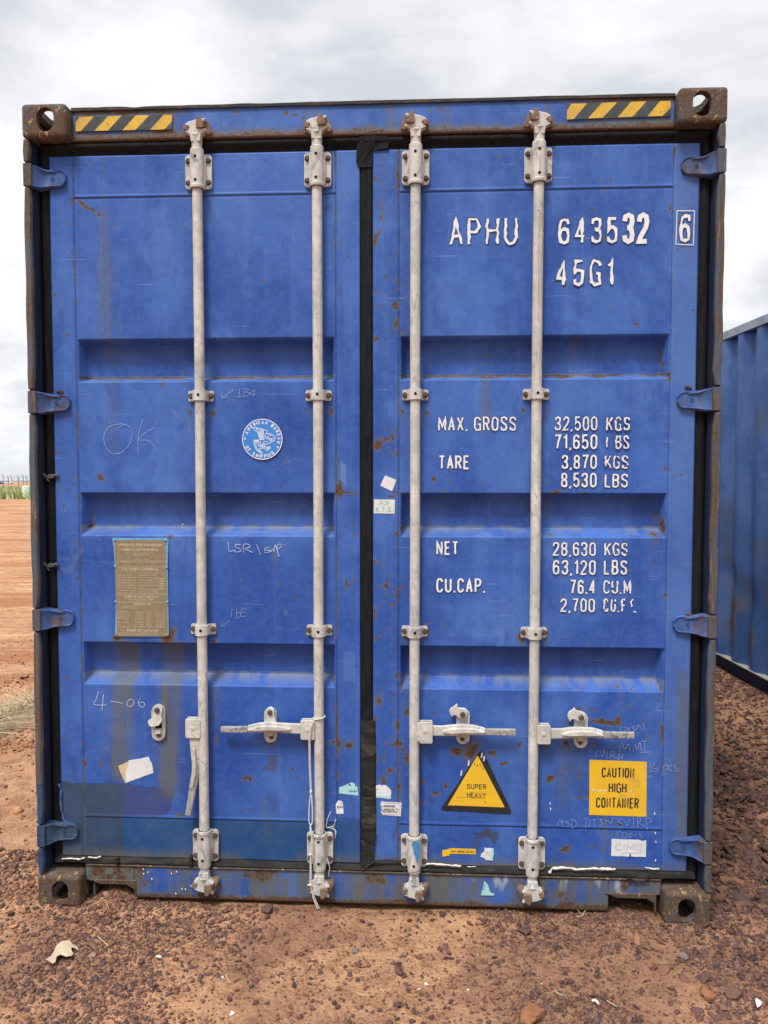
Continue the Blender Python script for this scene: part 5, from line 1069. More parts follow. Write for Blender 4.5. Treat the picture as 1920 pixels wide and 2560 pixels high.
# ------------------------------------------------------------------ chalk writing
def chalk(f, strokes, w_, par, mi='chalk', y=None):
    m = MB()
    for s in strokes:
        P = [f(*p) for p in s]
        if len(P) > 2:                                   # smooth
            Q = []
            for i in range(len(P)-1):
                p0 = P[max(i-1, 0)]; p1 = P[i]; p2 = P[i+1]; p3 = P[min(i+2, len(P)-1)]
                for t in (0, .33, .66):
                    Q.append(tuple(.5*((2*p1[k])+(-p0[k]+p2[k])*t+(2*p0[k]-5*p1[k]+4*p2[k]-p3[k])*t*t+(-p0[k]+3*p1[k]-3*p2[k]+p3[k])*t**3) for k in (0, 1)))
            P = Q+[P[-1]]
        stroke(m, P, w_, (y or YF-.0012), 0, .3, .03)
    return m.build('handwriting', M[mi], par)
chalk(c01, [[(770, 1060), (810, 1040), (850, 1065), (858, 1110), (840, 1170), (790, 1220), (730, 1228), (690, 1190), (674, 1130), (690, 1080), (730, 1045), (800, 1035)], [(927, 1005), (905, 1080), (895, 1150), (898, 1240)], [(1000, 1060), (950, 1090), (895, 1140), (950, 1140), (990, 1165), (1013, 1212)]], .0017, doorL)
chalk(c01, [[(1515, 815), (1440, 865)], [(1437, 830), (1438, 868), (1475, 860)], [(1555, 805), (1550, 860)], [(1535, 862), (1570, 858)], [(1585, 805), (1582, 858), (1610, 850), (1620, 835), (1590, 830), (1615, 815), (1590, 805)], [(1655, 820), (1635, 825), (1622, 840), (1640, 852), (1655, 842), (1625, 838)]], .0016, doorL)
chalk(c02, [[(1480, 555), (1482, 590), (1488, 617), (1520, 610)], [(1560, 575), (1530, 572), (1528, 590), (1555, 600), (1560, 615), (1530, 622), (1520, 608)], [(1580, 625), (1578, 575), (1610, 572), (1620, 590), (1590, 600), (1640, 625)]], .0022, doorL, 'chalk_w')
chalk(c12, [[(5, 570), (28, 638)], [(88, 590), (60, 598), (58, 610), (85, 612), (78, 626), (55, 622)], [(92, 600), (98, 620), (112, 600), (118, 622), (125, 575), (150, 652), (135, 585), (160, 570), (165, 585), (140, 602)], [(183, 575), (190, 578)]], .0024, doorL, 'chalk_w')
chalk(c02, [[(1505, 990), (1500, 1045)], [(1535, 990), (1535, 1050), (1560, 1035), (1555, 1015), (1535, 1015)], [(1600, 990), (1565, 995), (1567, 1040), (1600, 1035)], [(1565, 1015), (1595, 1012)], [(1490, 1065), (1440, 1100)], [(1445, 1068), (1438, 1102), (1470, 1100)]], .0012, doorL)
chalk(c03, [[(640, 280), (625, 330), (612, 365), (690, 368)], [(672, 300), (668, 350), (662, 402)], [(716, 343), (796, 357)], [(850, 330), (828, 345), (826, 370), (845, 380), (865, 365), (868, 340), (850, 330), (835, 335)], [(912, 322), (900, 345), (905, 372), (925, 382), (940, 368), (930, 350), (905, 352)]], .0024, doorL, 'chalk_w')
chalk(c02, [[(1195, 437), (1182, 445), (1180, 465)]], .002, doorL, 'chalk_w')
chalk(c23, [[(700, 515), (705, 540)], [(695, 515), (730, 512), (738, 528), (725, 540)], [(745, 512), (765, 540)], [(765, 512), (742, 540)], [(775, 505), (795, 510), (780, 520), (800, 532), (778, 540)], [(808, 528), (815, 495), (838, 528), (858, 520), (848, 485)]], .0016, doorR)
chalk(c23, [[(697, 675), (702, 640), (712, 612), (730, 655), (752, 622), (765, 668)], [(782, 672), (795, 620), (810, 660), (828, 612), (838, 670)], [(835, 603), (875, 602)], [(858, 605), (860, 672)], [(830, 678), (895, 672)]], .0020, doorR)
chalk(c23, [[(560, 668), (543, 675), (542, 698), (560, 702)], [(572, 665), (585, 702), (598, 655), (600, 700)], [(617, 665), (614, 718)], [(635, 712), (640, 675), (662, 672), (665, 688), (642, 695), (680, 715)], [(690, 725), (692, 690), (712, 685), (716, 702), (694, 712)]], .0017, doorR)
chalk(c23, [[(893, 738), (900, 808)], [(925, 740), (912, 775), (920, 800), (942, 795), (940, 778), (918, 780)], [(980, 760), (977, 828)], [(978, 768), (1005, 755), (1008, 775), (985, 790)], [(1035, 758), (1015, 768), (1018, 790), (1035, 792)], [(1062, 752), (1045, 762), (1065, 780), (1068, 795), (1045, 800)]], .0017, doorR)
cC = crop(1380, 1980, 260/1659)
chalk(cC, [[(85, 530), (115, 435), (150, 490), (165, 440), (165, 550)], [(265, 455), (210, 460), (215, 485), (270, 490), (265, 540), (235, 545)], [(320, 425), (305, 565)], [(295, 430), (350, 440), (390, 495), (360, 550), (300, 568)], [(505, 410), (540, 420), (530, 568)], [(560, 410), (600, 440), (595, 520), (560, 545)], [(620, 425), (700, 435)], [(665, 430), (680, 555)], [(750, 440), (790, 430), (765, 470), (810, 490), (755, 535)], [(850, 515), (865, 440), (935, 490), (965, 405)],
           [(1130, 430), (1060, 440), (1055, 475), (1100, 490)], [(1155, 465), (1200, 530), (1235, 425)], [(1295, 400), (1295, 555)], [(1370, 560), (1355, 420), (1410, 415), (1400, 460), (1365, 475), (1475, 540)], [(1515, 590), (1495, 425), (1550, 410), (1580, 460), (1500, 500)]], .0015, doorR, y=YF-.003)
chalk(cC, [[(1085, 615), (1040, 650), (1045, 700)], [(1100, 660), (1140, 640), (1145, 670), (1095, 725), (1165, 720)], [(1170, 640), (1190, 680), (1170, 740)], [(1225, 660), (1220, 735)], [(1225, 665), (1270, 665), (1275, 700), (1230, 715)], [(1350, 670), (1320, 690), (1340, 715)], [(1420, 650), (1385, 670), (1435, 700), (1430, 735), (1385, 725)]], .0015, doorR)
# white flecks of paint
fl = MB()
def fleck(f, cx, cy, w_, h_, y): p = f(cx, cy, y); fl.tube([(p[0]-w_, y, p[1]+h_), (p[0]+w_*.2, y-.001, p[1]), (p[0]+w_, y, p[1]-h_)], [.0008, .0022, .0008], 6)
for (cx, cy) in ((930, 242), (960, 262), (932, 272), (1145, 258), (1180, 370), (1203, 372), (1238, 350), (1112, 270), (985, 305), (1140, 400)): fleck(c04, cx, cy, .002, .004, YS-.001)
for (cx, cy) in ((928, 8), (932, 65), (930, 185)): fleck(c24, cx, cy, .001, .005, YD-.002)
for (cx, cy) in ((246, 1010), (250, 1045), (924, 1075)): fleck(c23, cx, cy, .001, .007, YD-.002)
fl.build('paint_fleck', M['white'], root)

# ------------------------------------------------------------------ the white cord (hangs from a lock rod)
rp = MB(); xr = RX[1]
rp.tube([(xr+.022*math.cos(a), YR-.022*math.sin(a), c13(400, 462, .01)[1]+.004*math.cos(a)) for a in np.linspace(0, 2*math.pi, 20)], .0026, 8, cap=False)
def P3(f, a, b, y): q = f(a, b, y); return (q[0], y, q[1])
k0 = P3(c13, 376, 470, .006)
rp.tube([k0, P3(c13, 350, 520, .004), P3(c13, 344, 590, .003), P3(c13, 346, 760, .003), P3(c13, 354, 925, .004)], .0024, 8)
rp.tube([k0, P3(c13, 357, 520, .006), P3(c13, 350, 600, .006), P3(c13, 352, 760, .006), P3(c13, 358, 925, .005)], .0022, 8)
rp.tube([P3(c13, 356, 918, .004), P3(c13, 356, 932, .002), P3(c13, 355, 945, .004)], [.003, .006, .003], 8)
rp.tube([P3(c13, 353, 940, .004), P3(c13, 344, 1040, .004), P3(c13, 342, 1120, .006), P3(c13, 352, 1150, .002), P3(c13, 362, 1200, .002), P3(c14, 358, 60, .002), P3(c14, 352, 148, .002), P3(c14, 350, 345, .012), P3(c14, 380, 430, .012), P3(c14, 410, 495, .014)], .0022, 8)
rp.tube([P3(c13, 359, 940, .004), P3(c13, 366, 1040, .004), P3(c13, 366, 1130, .004), P3(c13, 350, 1160, .002), P3(c13, 358, 1210, .003), P3(c14, 366, 60, .003), P3(c14, 356, 148, .002), P3(c14, 356, 345, .013), P3(c14, 372, 430, .013), P3(c14, 398, 498, .014)], .0026, 8)
for a, b in ((355, 148), (350, 345)): rp.tube([P3(c14, a-14, b, .004 if b < 200 else .012), P3(c14, a, b-2, .000 if b < 200 else .009), P3(c14, a+12, b+2, .004 if b < 200 else .012)], [.003, .006, .003], 8)
rp.tube([P3(c13, 455, 1160, .020), P3(c13, 462, 1110, .012), P3(c13, 485, 1058, .012)], .0014, 6)
rp.tube([P3(c13, 460, 1165, .020), P3(c13, 505, 1155, .012), P3(c13, 518, 1108, .012)], .0016, 6)
for i in range(6): rp.tube([P3(c13, 465+i*3, 1165, .018), P3(c13, 500+i*4, 1162+i*5, .014), P3(c13, 522-i*2, 1190+i*9, .014)], .0007, 5)
rp.tube([P3(c14, 462, 170, .016), P3(c14, 478, 230, .008), P3(c14, 468, 290, .016)], .0013, 6)
rope = rp.build('cord', M['rope'], None, smooth=60); tag(rope, 'white cord tied round a lock rod and hanging down to the ground in knots', 'cord')

# ------------------------------------------------------------------ ground
def height(x, y):
    x = np.asarray(x, float); y = np.asarray(y, float)
    r = np.hypot(x-1.2, y)
    h = .020*(fbm(x, y, 2.2, 4, 1)-.5)+.016*(fbm(x, y, 9, 3, 2)-.5)*(r < 12)
    h = h+.105*ss(x, 2.62, 3.5)*ss(y, -.3, 2.6)
    near = np.exp(-np.clip(r-2, 0, None)/9)
    lf = ss(x, .1, -.6)
    h = h+lf*near*.05*(fbm(x*1.0+y*.25, y*2.2, 1.7, 4, 5)-.5)                       # churned ruts on the left
    h = h+lf*.03*ss(y, .3, 1.2)*ss(y, 5, 2)
    h = h+.14*(fbm(x*.3, y, .16, 4, 6)-.5)*ss(r, 8, 25)
    h = h+.030*ss(x, .30, .12)*ss(x, -.1, .18)*0
    h = h+.045*np.exp(-(((x-.27)/.07)**2+((y-.11)/.16)**2))                          # dirt pushed into the left pocket
    h = h+.018*np.exp(-(((x-2.15)/.12)**2+((y-.25)/.16)**2))
    h = h-.012*np.exp(-((x-1.3)/1.2)**2-((y+.10)/.2)**2)*0
    h = h+.013*np.exp(-((y+.005)/.045)**2)*ss(x, -.12, .02)*ss(x, Wd+.12, Wd-.02)*(.4+1.2*fbm(x, y, 7, 3, 8))
    u = ((x > -.02) & (x < Wd+.02) & (y > .3)); h = np.where(u, np.minimum(h, -.01), h)
    foot = ((x > -.0) & (x < .162) | (x > Wd-.162) & (x < Wd)) & (y > .0) & (y < .3)
    h = np.where(foot, np.minimum(h, .002), h)
    return h-.004-.0053*np.clip(r-60, 0, None)
def lin(a, b, s): return list(np.arange(a, b, s))
gx = [-3000, -1200, -500, -250, -140, -90]+lin(-60, -12, 2.0)+lin(-12, -3, .25)+lin(-3, -.6, .04)+lin(-.6, 3.6, .0085)+lin(3.6, 6, .08)+[6.2, 7, 8, 10, 14, 20, 40, 90, 250, 700, 3000]
gy = [-60, -20, -8, -4, -2.5, -1.6]+lin(-1.1, .34, .0085)+lin(.34, 6, .035)+lin(6, 16, .2)+lin(16, 70, 1.5)+[75, 90, 120, 160, 220, 300, 450, 700, 1200, 2200, 5000]
GXm, GYm = np.meshgrid(gx, gy); GZm = height(GXm, GYm); GZm = GZm
gm, n = mat('sandy_ground'); gc = n.n('ShaderNodeNewGeometry').outputs['Position']
s1 = n.noise(gc, 1.6, 6, .6, .3); s2 = n.noise(gc, 11, 7, .68, .4); s3 = n.noise(gc, 90, 5, .7); vo = n.n('ShaderNodeTexVoronoi', {'Vector': gc, 'Scale': 75.0})
sxyz = n.n('ShaderNodeSeparateXYZ', {0: gc})
col = n.mix(n.ramp(s3, .3, .7), (.37, .19, .10), (.52, .305, .18))
col = n.mix(n.math('MULTIPLY', n.ramp(s2, .44, .60), .6), col, (.22, .105, .06))
rightm = n.ramp(sxyz.outputs[0], 1.5, 2.8)
farm = n.ramp(sxyz.outputs[0], -.2, -1.6)
col = n.mix(n.math('MULTIPLY', n.ramp(n.math('ADD', s1, n.math('MULTIPLY', rightm, .20)), .48, .62), n.math('SUBTRACT', .55, n.math('MULTIPLY', farm, .40))), col, (.17, .088, .06))
col = n.mix(n.math('MULTIPLY', n.ramp(vo.outputs['Distance'], .5, .2), n.math('MULTIPLY', n.ramp(s2, .4, .6), n.math('SUBTRACT', .6, n.math('MULTIPLY', farm, .5)))), col, (.12, .06, .045))
trk = n.noise(n.mapv(gc, (.35, 1.6, 1)), .9, 6, .6, 1.2)
col = n.mix(n.math('MULTIPLY', n.math('MULTIPLY', farm, n.ramp(trk, .50, .58)), .75), col, (.27, .11, .05))
col = n.mix(n.math('MULTIPLY', n.math('MULTIPLY', farm, n.ramp(trk, .46, .38)), .5), col, (.54, .32, .17))
hb = n.math('ADD', n.math('MULTIPLY', s3, .6), n.math('ADD', n.math('MULTIPLY', s2, 1.6), n.math('MULTIPLY', vo.outputs['Distance'], -.5)))
finish(gm, n, col, .95, 0, hb, .9, .012, .12)
ground = grid_obj('ground', GXm, GYm, GZm, gm); tag(ground, 'orange sandy ground with dark gravel', None, None, 'structure')

# stones --------------------------------------------------------------
def ico(sub):
    bm = bmesh.new(); bmesh.ops.create_icosphere(bm, subdivisions=sub, radius=1); V = np.array([v.co[:] for v in bm.verts]); Fc = np.array([[v.index for v in f.verts] for f in bm.faces]); bm.free(); return V, Fc
def proto(sub, seed, rough=.28):
    r = np.random.default_rng(seed); V, Fc = ico(sub)
    V = V*(1+rough*r.normal(0, .5, (len(V), 1)).clip(-1, 1))
    for _ in range(7):                                    # chop facets
        d = r.normal(0, 1, 3); d /= np.linalg.norm(d); c = r.uniform(.30, .68); p = V@d; V = V-np.outer(np.clip(p-c, 0, None), d)
    V = V/np.abs(V).max()
    return V*np.array([1, r.uniform(.7, 1), r.uniform(.5, .8)]), Fc
stm, n = mat('laterite_stone'); oc = n.n('ShaderNodeNewGeometry').outputs['Position']; ca = n.n('ShaderNodeAttribute', attribute_name='col').outputs['Color']
c_ = n.mix(n.math('MULTIPLY', n.ramp(n.noise(oc, 160, 5, .7), .48, .68), .30), ca, (.30, .155, .085))
finish(stm, n, c_, .9, 0, n.noise(oc, 220, 5, .7), .7, .003, .15)
PAL = np.array([(.085, .047, .042), (.12, .062, .05), (.155, .075, .055), (.19, .10, .07), (.10, .065, .065), (.23, .12, .075), (.07, .05, .05), (.135, .07, .06)])
PR1_ = [proto(1, s) for s in range(6)]; PR2_ = [proto(2, 50+s, .22) for s in range(6)]
def scatter(name, xs, ys, rs, prs, label, palette=PAL, sink=.25, mat_=None, zoff=0):
    N = len(xs); zs = height(xs, ys)+zoff; co = []; fa = []; cl = []; off = 0
    which = rng.integers(0, len(prs), N); an = rng.uniform(0, 2*math.pi, N); tl_ = rng.normal(0, .35, (N, 2)); cc = palette[rng.integers(0, len(palette), N)]*rng.uniform(.75, 1.3, (N, 1))
    for k, (V, Fc) in enumerate(prs):
        I = np.where(which == k)[0]
        if not len(I): continue
        ca_, sa_ = np.cos(an[I]), np.sin(an[I]); v = V[None]*rs[I, None, None]*np.stack([np.ones(len(I)), rng.uniform(.7, 1.2, len(I)), rng.uniform(.6, 1.1, len(I))], -1)[:, None]
        x = v[..., 0]; y = v[..., 1]; z = v[..., 2]; z2 = z+x*tl_[I, 0:1]+y*tl_[I, 1:2]
        X = x*ca_[:, None]-y*sa_[:, None]+xs[I, None]; Y = x*sa_[:, None]+y*ca_[:, None]+ys[I, None]; Z = z2+zs[I, None]+rs[I, None]*(.35-sink)
        co.append(np.stack([X, Y, Z], -1).reshape(-1, 3)); m_ = len(V)
        fa.append((Fc[None]+(np.arange(len(I))*m_)[:, None, None]).reshape(-1, 3)+off); off += len(I)*m_
        cl.append(np.repeat(cc[I], m_, 0))
    co = np.concatenate(co); me = np_mesh(name, co, np.concatenate(fa), 3, mat_ or stm); c4 = np.ones((len(co), 4)); c4[:, :3] = np.concatenate(cl); attr(me, 'col', c4, 'COL')
    o = bpy.data.objects.new(name, me); S.collection.objects.link(o); return tag(o, label, None, None, 'stuff')
def sample(n_, x0, x1, y0, y1, dens_):
    x = rng.uniform(x0, x1, n_*4); y = rng.uniform(y0, y1, n_*4); k = rng.random(n_*4) < dens_(x, y); inside = (x > -.01) & (x < Wd+.01) & (y > -.004) & ~((y < .5) & (((x > .17) & (x < .33)) | ((x > 2.02) & (x < 2.22)))) & ~((x > .33) & (x < 2.08) & (y < .06))
    k &= ~inside; return x[k][:n_], y[k][:n_]
edge_ = lambda x, y: ss(y+.25*(fbm(x, y, 1.5, 3, 71)-.5), -1.7, -.62)**1.6*ss(x+.3*(fbm(x, y, 1.5, 3, 72)-.5), -1.3, -.3)*ss(x, 4.6, 3.2)
dn1 = lambda x, y: np.clip(.18+.82*ss(fbm(x, y, 2.6, 5, 21)+.22*ss(x, 1.2, 2.6), .46, .62), 0, 1)
X1, Y1 = sample(84000, -1.2, 4.4, -1.6, .42, lambda x, y: dn1(x, y)*edge_(x, y))
R1 = np.clip(rng.lognormal(math.log(.0040), .60, len(X1)), .0016, .015)
scatter('gravel', X1, Y1, R1, PR1_, 'fine reddish brown gravel strewn over the sand')
dn2 = lambda x, y: np.clip(.06+.94*ss(fbm(x, y, 2.6, 3, 33)+.20*ss(x, 1.3, 2.6), .50, .66), 0, 1)
X2, Y2 = sample(3800, -1.2, 4.4, -1.6, .42, lambda x, y: dn2(x, y)*edge_(x, y)); R2 = np.clip(rng.lognormal(math.log(.0085), .48, len(X2)), .0045, .028)
scatter('gravel', X2, Y2, R2, PR2_, 'coarser dark gravel in patches before the container', sink=.36)
# right-hand strip between the containers
X3, Y3 = sample(34000, 2.40, 4.7, -.5, 7.5, lambda x, y: np.clip(.6+.4*ss(fbm(x, y, 1.6, 3, 44), .4, .6), 0, 1)*ss(y, -.5, .1)*ss(y, 7.5, 4.5)*ss(x, 4.8, 4.0)); R3 = np.clip(rng.lognormal(math.log(.0085), .5, len(X3)), .004, .022)
scatter('gravel', X3, Y3, R3, PR1_, 'dark gravel between the two containers', PAL*.72)
X4, Y4 = sample(2600, 2.46, 3.6, .1, 1.9, lambda x, y: np.clip(.10+.90*ss(fbm(x, y, 1.2, 2, 55), .38, .56), 0, 1)); R4 = np.clip(rng.lognormal(math.log(.019), .38, len(X4)), .009, .042)
scatter('crushed_rock', X4, Y4, R4, PR2_, 'heap of broken dark red rock right of the container', PAL*.78, sink=.25)
# left-hand clods
PALS = np.array([(.36, .17, .08), (.28, .12, .06), (.42, .21, .10), (.17, .08, .05), (.12, .065, .05)])
X5, Y5 = sample(9000, -2.6, .0, -.6, 5.0, lambda x, y: np.clip(.12+.88*ss(fbm(x, y*1.6, 1.5, 3, 66), .48, .62), 0, 1)*ss(y, 5, 1)); R5 = np.clip(rng.lognormal(math.log(.0075), .55, len(X5)), .003, .03)
scatter('dirt_clods', X5, Y5, R5, PR1_, 'sandy clods and stones left of the container', PALS)

# separate rocks one can tell apart -------------------------------------
def rock(px, py, rad, col_, label, seed, name='rock', cat='rock', sq=(1, 1, .75), grp=None, z=0.0, rough=.2, mt=None):
    x, y, _ = gp(px, py, z); V, Fc = proto(3, 200+seed, .06); r = np.random.default_rng(seed)
    for _ in range(7): d = r.normal(0, 1, 3); d /= np.linalg.norm(d); c = r.uniform(.5, .8); p = V@d; V = V-np.outer(np.clip(p-c, 0, None), d)
    V = V*(1+.05*r.normal(0, 1, (len(V), 1)))
    V = V*np.array(sq)*rad; a = r.uniform(0, 6.28); R_ = np.array([[math.cos(a), -math.sin(a), 0], [math.sin(a), math.cos(a), 0], [0, 0, 1]]); V = V@R_.T
    me = np_mesh(name, V, Fc, 3, mt or stm); c4 = np.ones((len(V), 4)); c4[:, :3] = np.array(col_)*r.uniform(.85, 1.15, (len(V), 1)); attr(me, 'col', c4, 'COL')
    o = bpy.data.objects.new(name, me); S.collection.objects.link(o); zz_ = height(x, y).item(); o.location = (x, y, max(zz_, z-.02)+rad*sq[2]*.35)
    return tag(o, label, cat, grp)
q = lambda f: f
def pc(ox, oy, cx, cy): return (ox+cx*K, oy+cy*K)
GRP = 'loose rocks on the ground'
D1, D2, D3, RD, GR, PK = (.10, .06, .055), (.13, .07, .055), (.17, .09, .065), (.26, .115, .06), (.16, .13, .125), (.30, .17, .12)
rocks = [((0, 2080), 690, 405, .021, PK, 'pale pinkish rock in the left pocket of the container sill', 1), ((0, 2080), 735, 385, .011, D3, 'small brown rock right of the pale rock in the left pocket', 21),
 ((0, 2080), 835, 405, .020, D2, 'dark rock at the right end of the left pocket', 2), ((0, 2080), 610, 725, .028, D3, 'largest reddish rock right of the cardboard scrap', 3), ((0, 2080), 600, 775, .018, PK, 'lighter rock just below the reddish rock near the cardboard scrap', 4),
 ((0, 2080), 665, 545, .018, RD, 'rounded orange rock below the left pocket', 5), ((0, 2080), 728, 705, .017, D3, 'brown rock below the left pocket, right of a straw', 6), ((0, 2080), 605, 838, .016, RD, 'orange rock below and right of the cardboard scrap', 7),
 ((640, 2080), 80, 520, .034, D1, 'big dark rock against the sill, left of the hanging cord', 8), ((640, 2080), 295, 505, .017, D3, 'reddish rock against the sill, beside the big dark rock', 9), ((640, 2080), 930, 885, .026, D1, 'dark flat rock in the middle foreground', 10),
 ((640, 2080), 925, 1095, .020, D1, 'dark rock at the bottom of the middle foreground', 11), ((640, 2080), 640, 735, .016, GR, 'grey rock below the middle of the sill', 12), ((640, 2080), 1060, 770, .014, D2, 'small dark rock above two white pebbles', 24),
 ((1280, 2080), 140, 1165, .048, RD, 'big orange-brown rock at the bottom edge of the picture', 13), ((1280, 2080), 1245, 925, .038, D1, 'large dark rock below the bottom right corner casting', 14), ((1280, 2080), 1255, 1020, .034, RD, 'reddish rock just below the large dark rock at right', 15),
 ((1280, 2080), 1105, 785, .027, GR, 'dark grey rock under the bottom right corner casting', 16), ((1280, 2080), 880, 735, .021, D3, 'brown rock left of the dark grey rock at right', 17), ((1280, 2080), 75, 625, .030, D1, 'dark lumpy rock below the fourth lock rod', 18),
 ((1280, 2080), 1300, 610, .022, D2, 'dark rock touching the bottom right corner casting', 19), ((1280, 2080), 1430, 1040, .034, D2, 'flat purple-brown rock at the right edge of the foreground', 20), ((1280, 2080), 1025, 840, .016, D2, 'small dark rock left below the dark grey rock', 22), ((1280, 2080), 1360, 1120, .020, D3, 'brown rock near the white torn paper', 23)]
for (o_, cx, cy, r_, c_, lb, sd_) in rocks:
    p_ = pc(*o_, cx, cy); rock(p_[0], p_[1]+4, r_, c_, lb, sd_, grp=GRP, z=.03 if 'pocket' in lb and cy < 420 and sd_ != 5 else .008)
for i, (cx, cy, r_, lb) in enumerate(((1385, 290, .040, 'dark boulder in the gravel just below the neighbouring container rail, left one'), (1540, 355, .050, 'larger dark boulder right of the other boulder below the neighbouring container'), (1325, 915, .030, 'reddish rock against the right side of the blue container'),
     (1400, 870, .036, 'dark red block at the top of the rock heap'), (1490, 1010, .032, 'dark red block in the middle of the rock heap'), (1560, 950, .040, 'flat dark red block at the right of the rock heap'), (1545, 1080, .034, 'purple brown block low in the rock heap'), (1610, 910, .026, 'brown block at the right picture edge of the rock heap'), (1380, 950, .026, 'brown block left in the rock heap'), (1450, 1080, .026, 'dark block at the foot of the rock heap'))):
    p_ = pc(1280, 1620, cx, cy); rock(p_[0], p_[1], r_, [D1, D1, D3, D2, D2, D1, D2, D3, D3, D1][i], lb, 70+i, grp='rocks beside the right side of the container', z=.05, sq=(1, .85, .7))
PB = (.62, .60, .57)
wmat = flat('pebble_white', (.66, .64, .60), (.50, .47, .42), 90, .7)
for (o_, cx, cy, r_, lb) in (((640, 2080), 1055, 1018, .010, 'left one of two white pebbles side by side'), ((640, 2080), 1105, 985, .011, 'grey-white pebble touching another white pebble'), ((640, 2080), 1375, 1012, .006, 'small white pebble right of the pair of white pebbles'), ((640, 2080), 1435, 782, .005, 'small white pebble above right of the pair'),
     ((0, 2080), 1440, 935, .008, 'small pinkish white pebble beside a straw'), ((0, 2080), 1500, 1165, .011, 'pale grey pebble near the bottom edge'), ((1280, 2080), 1495, 820, .008, 'round white pebble right of the corner casting'), ((640, 2080), 1560, 1062, .004, 'tiny white pebble low in the foreground'), ((0, 2080), 88, 1056, .006, 'white pebble at the lower left'), ((1280, 2080), 192, 980, .004, 'tiny white pebble above the big orange-brown rock')):
    p_ = pc(*o_, cx, cy); rock(p_[0], p_[1], r_, PB, lb, int(cx), 'pebble', 'pebble', grp='white pebbles', mt=wmat)
# torn cardboard, paper scraps
def scrap(name, P, oxy, z0, mt, label, cat, amp=.010, lift=.012):
    m = MB(); pts = [gp(*pc(*oxy, a, b), z0) for a, b in P]; cx = sum(p[0] for p in pts)/len(pts); cy = sum(p[1] for p in pts)/len(pts)
    bm = bmesh.new(); vs = [bm.verts.new((p[0]-cx, p[1]-cy, 0)) for p in pts]; f = bm.faces.new(vs); bmesh.ops.triangulate(bm, faces=[f]); bmesh.ops.subdivide_edges(bm, edges=bm.edges[:], cuts=3, use_grid_fill=True)
    for v in bm.verts: v.co.z = lift+amp*math.sin(v.co.x*55+1)*math.cos(v.co.y*40)+amp*.6*(fbm(v.co.x+3, v.co.y+5, 40, 2, 3).item()-.5)
    me = bpy.data.meshes.new(name); bm.to_mesh(me); bm.free(); me.materials.append(mt)
    o = bpy.data.objects.new(name, me); S.collection.objects.link(o); o.location = (cx, cy, height(cx, cy).item()+.006)
    so_ = o.modifiers.new('s', 'SOLIDIFY'); so_.thickness = .0015
    return tag(o, label, cat)
scrap('cardboard_scrap', [(295, 845), (330, 800), (365, 745), (400, 725), (450, 712), (475, 735), (500, 760), (508, 778), (485, 772), (462, 770), (462, 790), (476, 805), (462, 820), (430, 828), (390, 815), (368, 822), (358, 850), (340, 862)], (0, 2080), .015, flat('cardboard_pale', (.50, .41, .30), (.40, .31, .22), 25, .8), 'torn pale cardboard scrap lying at the lower left', 'scrap')
scrap('paper_scrap', [(1575, 1095), (1590, 1088), (1605, 1105), (1622, 1120), (1610, 1140), (1590, 1148), (1582, 1125)], (1280, 2080), .01, wmat, 'crumpled white paper scrap at the lower right edge', 'paper', .004, .006)
scrap('paper_scrap', [(515, 1080), (540, 1075), (560, 1095), (565, 1115), (552, 1110), (540, 1092), (522, 1092)], (1280, 2080), .01, wmat, 'curled white paper scrap right of the big orange-brown rock', 'paper', .004, .006)
scrap('paper_scrap', [(1012, 800), (1028, 798), (1048, 808), (1045, 818), (1030, 815), (1014, 812)], (0, 2080), .01, wmat, 'tiny white paper scrap in the left foreground', 'paper', .002, .004)
straw = flat('straw', (.50, .42, .26), (.38, .30, .17), 60, .8)
tw = [((0, 2080), [(655, 485), (690, 505), (705, 530)], 'thin straw below the left pocket'), ((0, 2080), [(632, 675), (660, 705), (702, 738)], 'thin straw beside the brown rock at left'), ((0, 2080), [(1460, 912), (1475, 945), (1490, 972)], 'short straw beside a pinkish pebble'),
      ((640, 2080), [(648, 1030), (680, 1048), (715, 1055), (752, 1048)], 'curved pale twig in the middle foreground'), ((1280, 2080), [(415, 568), (455, 560), (468, 530), (485, 510)], 'forked pale twig at the sill'), ((1280, 2080), [(615, 1082), (650, 1105), (678, 1125)], 'straight pale twig right of a curled paper scrap'), ((1280, 2080), [(275, 1033), (328, 1052)], 'small pale twig above the big orange-brown rock'),
      ((1280, 2080), [(1525, 690), (1545, 700), (1562, 710)], 'short pale twig at the right of the foreground'), ((0, 2080), [(185, 492), (205, 480), (220, 468)], 'pale straw at the foot of the bottom left corner casting'), ((0, 1620), [(130, 742), (150, 712), (170, 695)], 'upright dry straw left of the container')]
for o_, P, lb in tw:
    m = MB(); pts = []
    for a, b in P: x, y, _ = gp(*pc(*o_, a, b), .01); pts.append((x, y, height(x, y).item()+.012))
    m.tube(pts, [.0014]*len(pts), 6); 
    if 'forked' in lb: m.tube([pts[1], (pts[1][0]-.01, pts[1][1]+.03, pts[1][2]+.004)], .001, 6)
    tag(m.build('twig', straw, None, smooth=60), lb, 'twig', 'twigs and straws on the ground')
